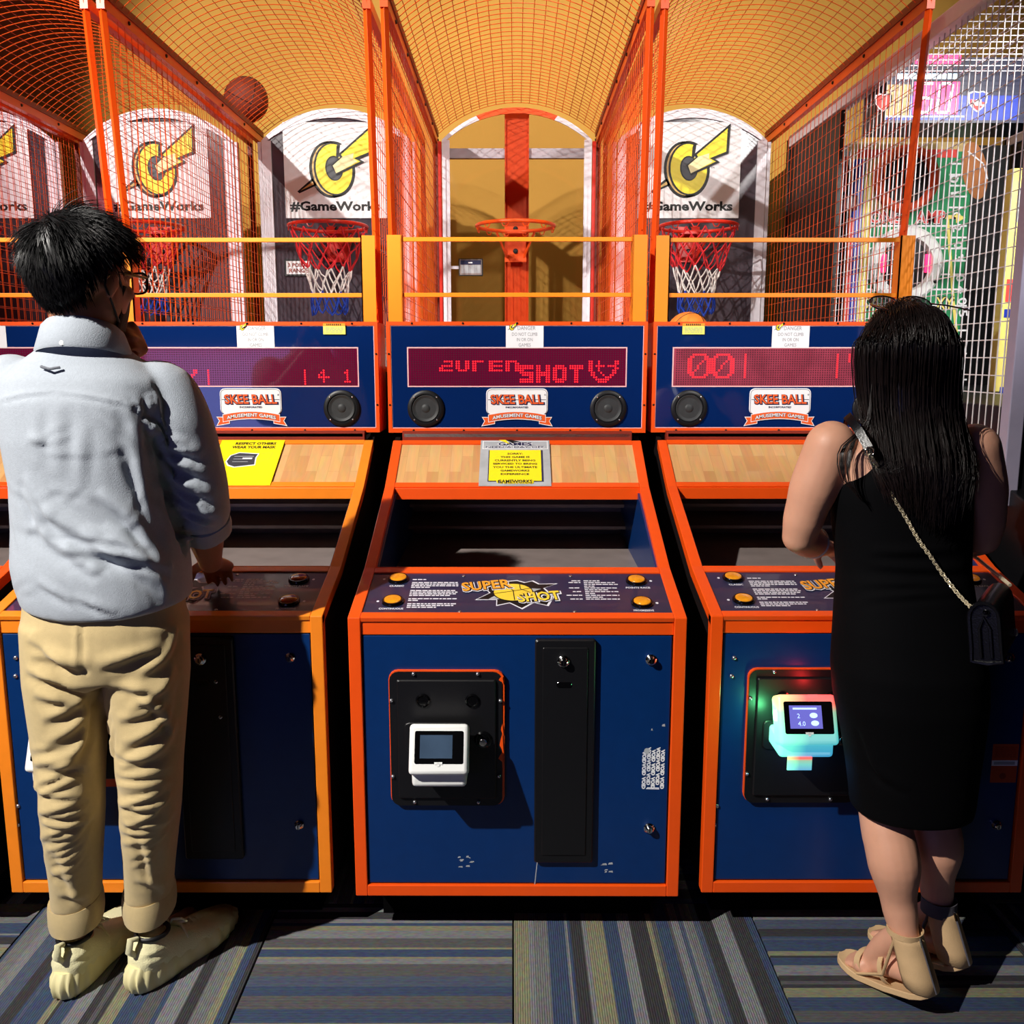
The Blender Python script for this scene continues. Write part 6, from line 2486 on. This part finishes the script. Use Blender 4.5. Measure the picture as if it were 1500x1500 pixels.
    dr = D.fuse(0.0062, 4)
    N = dr.normals()
    rng = np.random.RandomState(3)
    for z in (0.99, 1.01, 0.965, 0.94, 1.03):
        x = 0.828 + rng.uniform(-0.04, 0.04)
        dr.fold((x - 0.11, 1.82, z + rng.uniform(-0.012, 0.012)), (x + 0.09, 1.82, z + rng.uniform(-0.012, 0.012)), 0.010, 0.004, (0, 0, 1), N)
    for a0 in ((1250, 1080, 1300, 1150), (1260, 1120, 1330, 1150)):
        p, q = at(a0[0], a0[1], 1.80), at(a0[2], a0[3], 1.80)
        dr.fold(p, q, 0.012, 0.005, (0, 0, 1), N)
    dr.build('dress', M_DRESS, t, loc)
    WSK = dr
    # ---- sandals
    for i, (a, heel, ballp, toe, sd, d) in enumerate(feet):
        dm = M_SANDAL
        dd = Vector((d.x, d.y, 0)).normalized()
        mb = MB()
        top, bot = [], []
        spine = [(heel - d.normalized() * 0.034 + Vector((0, 0, -0.028)), 0.014), (heel - d.normalized() * 0.024 + Vector((0, 0, -0.030)), 0.026), (heel + Vector((0, 0, -0.032)), 0.033), (heel.lerp(ballp, 0.5) + Vector((0, 0, -0.032)), 0.031), (ballp + Vector((0, 0, -0.024)), 0.040),
                 (ballp.lerp(toe, 0.35) + Vector((0, 0, -0.020)), 0.041), (ballp.lerp(toe, 0.7) + Vector((0, 0, -0.016)), 0.037), (toe + Vector((0, 0, -0.013)), 0.030), (toe + dd * 0.010 + Vector((0, 0, -0.012)), 0.021), (toe + dd * 0.015 + Vector((0, 0, -0.012)), 0.010)]
        vs, fs = [], []
        for p, w in spine:
            p = Vector((p.x, p.y, max(p.z, 0.0145)))
            for q in (-1, -0.5, 0.5, 1):
                zz = 0 if abs(q) < 1 else 0.002
                vs.append(p + sd * w * q + Vector((0, 0, zz)) - L0)
            for q in (1, 0.5, -0.5, -1):
                vs.append(p + sd * w * q * 1.03 - Vector((0, 0, 0.013)) - L0)
        for k in range(len(spine) - 1):
            for j in range(8):
                fs.append((k * 8 + j, k * 8 + (j + 1) % 8, (k + 1) * 8 + (j + 1) % 8, (k + 1) * 8 + j))
        fs.append(tuple(range(8))[::-1])
        fs.append(tuple(range(len(vs) - 8, len(vs))))
        mb.add(vs, fs, M_SANDAL)
        so = mb.build('sandal', t, bevel=0.002, smooth=50)
        # closed heel counter with a zip
        mb = MB()
        vs, fs = [], []
        lv = [(0.0, 0.037), (0.25, 0.0375), (0.55, 0.036), (0.85, 0.0345), (1.0, 0.035)]
        topc = a + Vector((0.0, 0.0, 0.012))
        for k, (h, r_) in enumerate(lv):
            c = (heel + Vector((0, 0, -0.020))).lerp(topc, h)
            for j in range(17):
                an = R(-115 + 230 * j / 16)
                back = -dd
                vs.append(c + (back * math.cos(an) + sd * math.sin(an)) * (r_ + 0.001) - L0)
        for k in range(4):
            for j in range(16):
                fs.append((k * 17 + j, k * 17 + j + 1, (k + 1) * 17 + j + 1, (k + 1) * 17 + j))
        mb.add(vs, fs, M_SANDAL if i == 0 else M_SANDAL)
        ho = mb.build('heel_counter', so, smooth=60)
        sm = ho.modifiers.new('thick', 'SOLIDIFY')
        sm.thickness = 0.004
        mb = MB()
        zp = [(heel + Vector((0, 0, -0.016))).lerp(topc, h) - dd * 0.0395 - L0 for h in (0, 0.3, 0.6, 1.0)]
        mb.tube(zp, 0.0022, M_SUEDE_D, 6)
        mb.tube([zp[-1], zp[-1] - dd * 0.006 - Vector((0, 0, 0.016))], 0.0025, M_CHROME, 5)
        mb.build('zip', so, smooth=60)
        # ankle strap and bands over the foot
        mb = MB()
        m2 = M_SANDAL if i == 0 else M_SUEDE_D

        def band(c, u, w, ru, rw, hh):
            n = 24
            vv, ff2 = [], []
            for j in range(n):
                an = 2 * math.pi * j / n
                for r2, z2 in ((1.0, -hh), (1.06, -hh), (1.06, hh), (1.0, hh)):
                    vv.append(c + u * ru * r2 * math.cos(an) + w * rw * r2 * math.sin(an) + u.cross(w).normalized() * z2 - L0)
            for j in range(n):
                for k in range(4):
                    ff2.append((j * 4 + k, ((j + 1) % n) * 4 + k, ((j + 1) % n) * 4 + (k + 1) % 4, j * 4 + (k + 1) % 4))
            mb.add(vv, ff2, m2)

        band(a + Vector((0, 0, 0.010)), Vector((1, 0, 0)), Vector((0, 1, 0)), 0.036, 0.036, 0.006 if i == 0 else 0.016)
        for fr, hh in ((0.55, 0.006), (1.0, 0.008)):
            c = heel.lerp(ballp, fr) + Vector((0, 0, 0.004))
            nrm = d.normalized()
            upv = sd.cross(nrm).normalized()
            band(c, sd, upv if upv.z > 0 else -upv, 0.036, 0.036 if fr < 0.9 else 0.028, hh)
        mb.tube([a + sd * 0.030 - L0, heel.lerp(ballp, 0.5) + sd * 0.036 - L0, ballp + sd * 0.036 - Vector((0, 0, 0.016)) - L0], 0.004, m2, 6)
        mb.tube([a - sd * 0.030 - L0, heel.lerp(ballp, 0.5) - sd * 0.036 - L0, ballp - sd * 0.036 - Vector((0, 0, 0.016)) - L0], 0.004, m2, 6)
        mb.build('sandal_strap', so, smooth=60)

    # ---- long hair
    rng = np.random.RandomState(21)
    A3 = np.array(Matrix((rr, ff, uu)).transposed())
    c0 = np.array(hc + ff * -0.012 + uu * 0.020)
    rad = np.array((0.077, 0.097, 0.091))
    S = 4200
    n = 14
    W = np.empty((S, n, 3))
    k = 0
    H = Vector(hc)
    lens = []
    while k < S:
        v = rng.normal(size=3)
        v /= np.linalg.norm(v)
        if not (v[2] > 0.25 or (v[1] < 0.25 and v[2] > -0.35)):
            continue
        if v[1] > 0.75 and v[2] < 0.55:
            continue
        root = A3 @ (v * rad) + c0
        side = v[0] / max(0.25, math.hypot(v[0], v[1]))
        side = max(-1, min(1, side * (1.0 if v[1] < 0.3 else 1.15)))
        bk = -math.sqrt(max(0, 1 - side * side)) * (1.0 if v[1] < 0.3 else 0.5)
        jit = rng.normal(scale=0.0045, size=3)
        out = 1.0 + rng.uniform(0.0, 0.10)
        p1 = np.array((H.x + 0.088 * side * out, H.y - 0.010 + 0.098 * bk * out, H.z + 0.022)) + jit
        p2 = np.array((H.x + 0.010 + 0.086 * side * out, H.y - 0.012 + 0.080 * bk * out, H.z - 0.085)) + jit
        depth = rng.uniform(0, 1)
        zl = 1.20
        p3 = np.array((0.818 + 0.092 * side, 1.788 - 0.010 * (1 - side * side) + 0.020 * depth + (0.03 * side * side), zl)) + jit * 1.2
        end = 1.085 + 0.05 * side * side + rng.uniform(-0.015, 0.065) + 0.02 * (side < 0)
        p4 = np.array((0.822 + 0.074 * side + rng.normal(scale=0.004), 1.780 + 0.018 * depth + 0.02 * side * side, end)) + jit * 1.5
        top = A3 @ (v * rad * np.array((1.06, 1.06, 1.12))) + c0
        ctrl = [root, top * 0.6 + p1 * 0.4 if v[2] > 0.3 else (root * 0.5 + p1 * 0.5), p1, p2, p3, p4]
        if v[2] > 0.3:      # lie close to the skull on the way down
            mid = (root + p1) / 2
            q = (np.linalg.inv(A3) @ (mid - c0)) / rad
            q /= np.linalg.norm(q)
            ctrl[1] = A3 @ (q * rad * (1.07 + 0.04 * rng.uniform())) + c0
        C = np.array(ctrl)
        tt = np.linspace(0, len(ctrl) - 1.0001, n)
        pts = []
        for s_ in tt:
            i = int(s_)
            u = s_ - i
            a0, a1, a2, a3 = C[max(i - 1, 0)], C[i], C[min(i + 1, len(C) - 1)], C[min(i + 2, len(C) - 1)]
            pts.append(0.5 * (2 * a1 + (a2 - a0) * u + (2 * a0 - 5 * a1 + 4 * a2 - a3) * u * u + (3 * a1 - a0 - 3 * a2 + a3) * u ** 3))
        W[k] = np.array(pts)
        k += 1
    # a few loose strands on the left shoulder
    for q in range(26):
        x0 = rng.uniform(-0.004, 0.004)
        e = rng.uniform(0, 1)
        ctrl = np.array([(0.720, 1.86, 1.36), (0.712 + x0, 1.85, 1.28), (0.685 - 0.03 * e + x0, 1.838, 1.235 - 0.01 * e), (0.672 - 0.016 * e + x0, 1.815, 1.17), (0.690 - 0.01 * e + x0, 1.806, 1.13 + 0.02 * e)])
        tt = np.linspace(0, 3.999, n)
        pts = []
        for s_ in tt:
            i = int(s_)
            u = s_ - i
            a0, a1, a2, a3 = ctrl[max(i - 1, 0)], ctrl[i], ctrl[min(i + 1, 4)], ctrl[min(i + 2, 4)]
            pts.append(0.5 * (2 * a1 + (a2 - a0) * u + (2 * a0 - 5 * a1 + 4 * a2 - a3) * u * u + (3 * a1 - a0 - 3 * a2 + a3) * u ** 3))
        W[q] = np.array(pts)
    Hm = Body()
    rows = []
    for z, cx, cy, rx, ry in ((1.485, 0.800, 1.905, 0.040, 0.050), (1.470, 0.800, 1.905, 0.055, 0.070), (1.445, 0.800, 1.905, 0.068, 0.084), (1.405, 0.801, 1.900, 0.075, 0.086), (1.36, 0.804, 1.886, 0.076, 0.074), (1.31, 0.808, 1.872, 0.075, 0.060),
                              (1.26, 0.813, 1.850, 0.077, 0.042), (1.21, 0.818, 1.828, 0.079, 0.024), (1.16, 0.821, 1.818, 0.073, 0.014), (1.125, 0.822, 1.814, 0.060, 0.008)):
        rows.append(((cx, cy, z), (1, 0, 0), (0, 1, 0), rx, ry, 2.2))
    vs, fs = _ring_mesh(rows, 36)
    strands_mesh('hair', W, 0.0011, M_HAIR2, t, loc, (vs, fs))

    # bracelet
    mb = MB()
    c = elL.lerp(wrL, 0.55)
    dv = (wrL - elL).normalized()
    u = dv.orthogonal().normalized()
    w = dv.cross(u)
    mb.tube([c + u * 0.0345 * math.cos(2 * math.pi * i / 24) + w * 0.0345 * math.sin(2 * math.pi * i / 24) - L0 for i in range(24)], 0.0035, M_WHITE, 6, closed=True)
    mb.build('bracelet', t, smooth=60)
    for a in (-1, 1):
        e = MB()
        pe = hc + (rr * a * 0.031 + ff * 0.072) * 0.94 - L0
        e.lathe([(0.0001, -0.010), (0.0075, -0.0075), (0.0105, 0), (0.0075, 0.0075), (0.004, 0.010)], M_WPAPER, pe, ff, 16)
        e.lathe([(0.0045, 0.0095), (0.003, 0.0107), (0.0005, 0.0111)], M_INK, pe, ff, 12)
        e.build('eye', t, smooth=60)

    # ---- sunglasses pushed up on the head
    gl = thing('sunglasses', 'dark sunglasses pushed up on the woman\'s black hair', 'sunglasses', hc + Vector((0, 0, 0.1)))
    G0 = Vector(gl.location)
    M_LENS = mat('smoked_lens', rgb(60, 54, 58), 0.08, var=0.0, alpha=0.55, coat=0.5)
    mb = MB()
    ln = MB()
    bs = Vector((0.012, 0.045, 0.006))
    tl = Vector((0, 0.80, 0.60))
    for a in (-1, 1):
        c = bs + rr * (a * 0.036) + tl * 0.014
        pts = [c + rr * (0.033 * math.cos(an)) + tl * (0.027 * math.sin(an)) for an in [2 * math.pi * i / 26 for i in range(26)]]
        mb.tube(pts, 0.0017, M_BLACKG, 6, closed=True)
        ln.add(pts, [tuple(range(26))], M_LENS)
        mb.tube([c + rr * (a * 0.032), c + rr * (a * 0.050) - ff * 0.03 - uu * 0.010, c + rr * (a * 0.052) - ff * 0.10 - uu * 0.035], 0.0017, M_BLACKG, 6)
    mb.tube([bs + rr * -0.004 + tl * 0.018, bs + tl * 0.022, bs + rr * 0.004 + tl * 0.018], 0.0017, M_BLACKG, 6)
    mb.build('glasses_frame', gl, smooth=60)
    lo = ln.build('lenses', gl)
    lm = lo.modifiers.new('thick', 'SOLIDIFY')
    lm.thickness = 0.0016

    # ---- crossbody bag
    bagc = at(1412, 932, 1.875)
    bg = thing('shoulder_bag', 'small black leather bag on a gold chain at the woman\'s right hip', 'bag', (0.964, 1.768, 0.832))
    G = Vector(bg.location)
    mb = MB()
    # body runs away from the viewer, its rounded gusset towards us
    th, hh, ln_ = 0.026, 0.118, 0.20
    out = []
    for k in range(9):
        an = math.pi * k / 8
        out.append((th * math.cos(an), hh - 0.03 + 0.03 * math.sin(an)))
    out = [(th * 1.05, 0.004), (th, 0.03)] + out + [(-th, 0.03), (-th * 1.05, 0.004), (0, 0.0)]
    n = len(out)
    vs = [(x, -ln_ / 2, z) for x, z in out] + [(x, ln_ / 2, z) for x, z in out]
    fs = [tuple(range(n)), tuple(range(n, 2 * n))[::-1]] + [(i, i + n, (i + 1) % n + n, (i + 1) % n) for i in range(n)]
    tilt = Matrix.Rotation(R(-35), 4, 'Z') @ Matrix.Rotation(R(-8), 4, 'Y')
    mb.add([tilt @ Vector(v) for v in vs], fs, M_LEATHER)
    mb.build('bag_body', bg, bevel=0.004, smooth=50)
    mb = MB()
    mb.tube([tilt @ Vector((x, -ln_ / 2 - 0.002, z)) for x, z in out], 0.0042, M_LEATHER, 6, closed=True)
    mb.tube([tilt @ Vector((x * 0.35, -ln_ / 2 - 0.003, z)) for x, z in ((-th, 0.012), (-th, hh - 0.05), (0, hh - 0.028), (th, hh - 0.05), (th, 0.012))], 0.0035, M_LEATHER, 6)
    mb.build('bag_gusset', bg, smooth=60)
    mb = MB()
    mb.lathe([(0.006, 0), (0.006, 0.004), (0.002, 0.006)], M_CHROME, tilt @ Vector((0.004, -ln_ / 2 - 0.004, hh - 0.018)), (0, -1, 0), 14)
    mb.build('bag_clasp', bg, smooth=40)
    mb = MB()
    mb.lathe([(0.008, 0), (0.008, 0.003), (0.004, 0.005)], M_GOLD, tilt @ Vector((th + 0.001, ln_ / 2 - 0.03, 0.02)), (1, 0, 0), 14)
    mb.build('bag_stud', bg, smooth=40)
    # strap over the left shoulder, then the chain down the back
    pr = at(1273, 657, 1.790)
    ps = at(1241, 612, 1.850)
    mb = MB()
    pts = [Vector((0.705, 1.965, 1.245)), Vector((0.695, 1.915, 1.288)), ps + Vector((0, 0.0, 0.004)), (ps + pr) / 2 + Vector((0, -0.008, 0.003)), pr]
    vs, fs = [], []
    for i, p in enumerate(pts):
        tg = (pts[min(i + 1, 4)] - pts[max(i - 1, 0)]).normalized()
        nn = (p - Vector((0.81, 1.92, 1.18))).normalized()
        wv = tg.cross(nn).normalized() * 0.0085
        nn = wv.cross(tg).normalized() * 0.0018
        for q in (-wv - nn, wv - nn, wv + nn, -wv + nn):
            vs.append(p + q - G)
    for i in range(4):
        for j in range(4):
            fs.append((i * 4 + j, i * 4 + (j + 1) % 4, (i + 1) * 4 + (j + 1) % 4, (i + 1) * 4 + j))
    fs += [(3, 2, 1, 0), (16, 17, 18, 19)]
    mb.add(vs, fs, M_LEATHER)
    st = mb.build('strap', bg, smooth=60)
    mb = MB()
    mb.tube([pr + Vector((0.009 * math.cos(an), -0.003, -0.006 + 0.009 * math.sin(an))) - G for an in [2 * math.pi * i / 18 for i in range(18)]], 0.0016, M_CHROME, 6, closed=True)
    mb.build('strap_ring', bg, smooth=60)
    mb = MB()
    path = [pr + Vector((0.002, -0.004, -0.014)), *[WSK.on_back(a_, b_, 1.8, 0.006) for a_, b_ in ((1292, 694), (1310, 730), (1328, 760), (1345, 790), (1363, 815), (1380, 840))], at(1405, 872, 1.765), at(1426, 893, 1.712)]
    seg = []
    for i in range(len(path) - 1):
        a0, a1, a2, a3 = path[max(i - 1, 0)], path[i], path[i + 1], path[min(i + 2, len(path) - 1)]
        for s_ in range(16):
            u = s_ / 16.0
            seg.append(0.5 * ((2 * a1) + (a2 - a0) * u + (2 * a0 - 5 * a1 + 4 * a2 - a3) * u * u + (3 * a1 - a0 - 3 * a2 + a3) * u ** 3))
    seg.append(path[-1])
    # arc length resample
    acc = [0]
    for i in range(1, len(seg)):
        acc.append(acc[-1] + (seg[i] - seg[i - 1]).length)
    pitch = 0.0072
    k = 0
    s_ = 0.0
    j = 0
    while s_ < acc[-1]:
        while acc[j + 1] < s_ and j < len(acc) - 2:
            j += 1
        u = (s_ - acc[j]) / max(1e-6, acc[j + 1] - acc[j])
        p = seg[j].lerp(seg[j + 1], u)
        tg = (seg[j + 1] - seg[j]).normalized()
        a1 = tg.cross(Vector((0, -1, 0))).normalized()
        b1 = tg.cross(a1)
        sdv = a1 if k % 2 == 0 else (b1 * 0.8 + a1 * 0.45).normalized()
        mb.tube([p + tg * (0.0056 * math.cos(an)) + sdv * (0.0034 * math.sin(an)) - G for an in [2 * math.pi * i / 10 for i in range(10)]], 0.0011, M_GOLD, 5, closed=True)
        s_ += pitch
        k += 1
    tag(mb.build('chain', bg, smooth=60), 'pale gold chain', kind='stuff')
    # front half of the strap, coming round to the bag
    mb = MB()
    fp = [Vector((0.705, 1.965, 1.245)), Vector((0.75, 2.035, 1.15)), Vector((0.86, 2.075, 1.02)), Vector((1.03, 2.0, 0.97)), G + Vector((0.065, 0.085, 0.112))]
    mb.tube([p - G for p in fp], 0.004, M_GOLD, 6)
    mb.build('front_chain', bg, smooth=60)
    return t


build_woman()

bpy.context.view_layer.update()
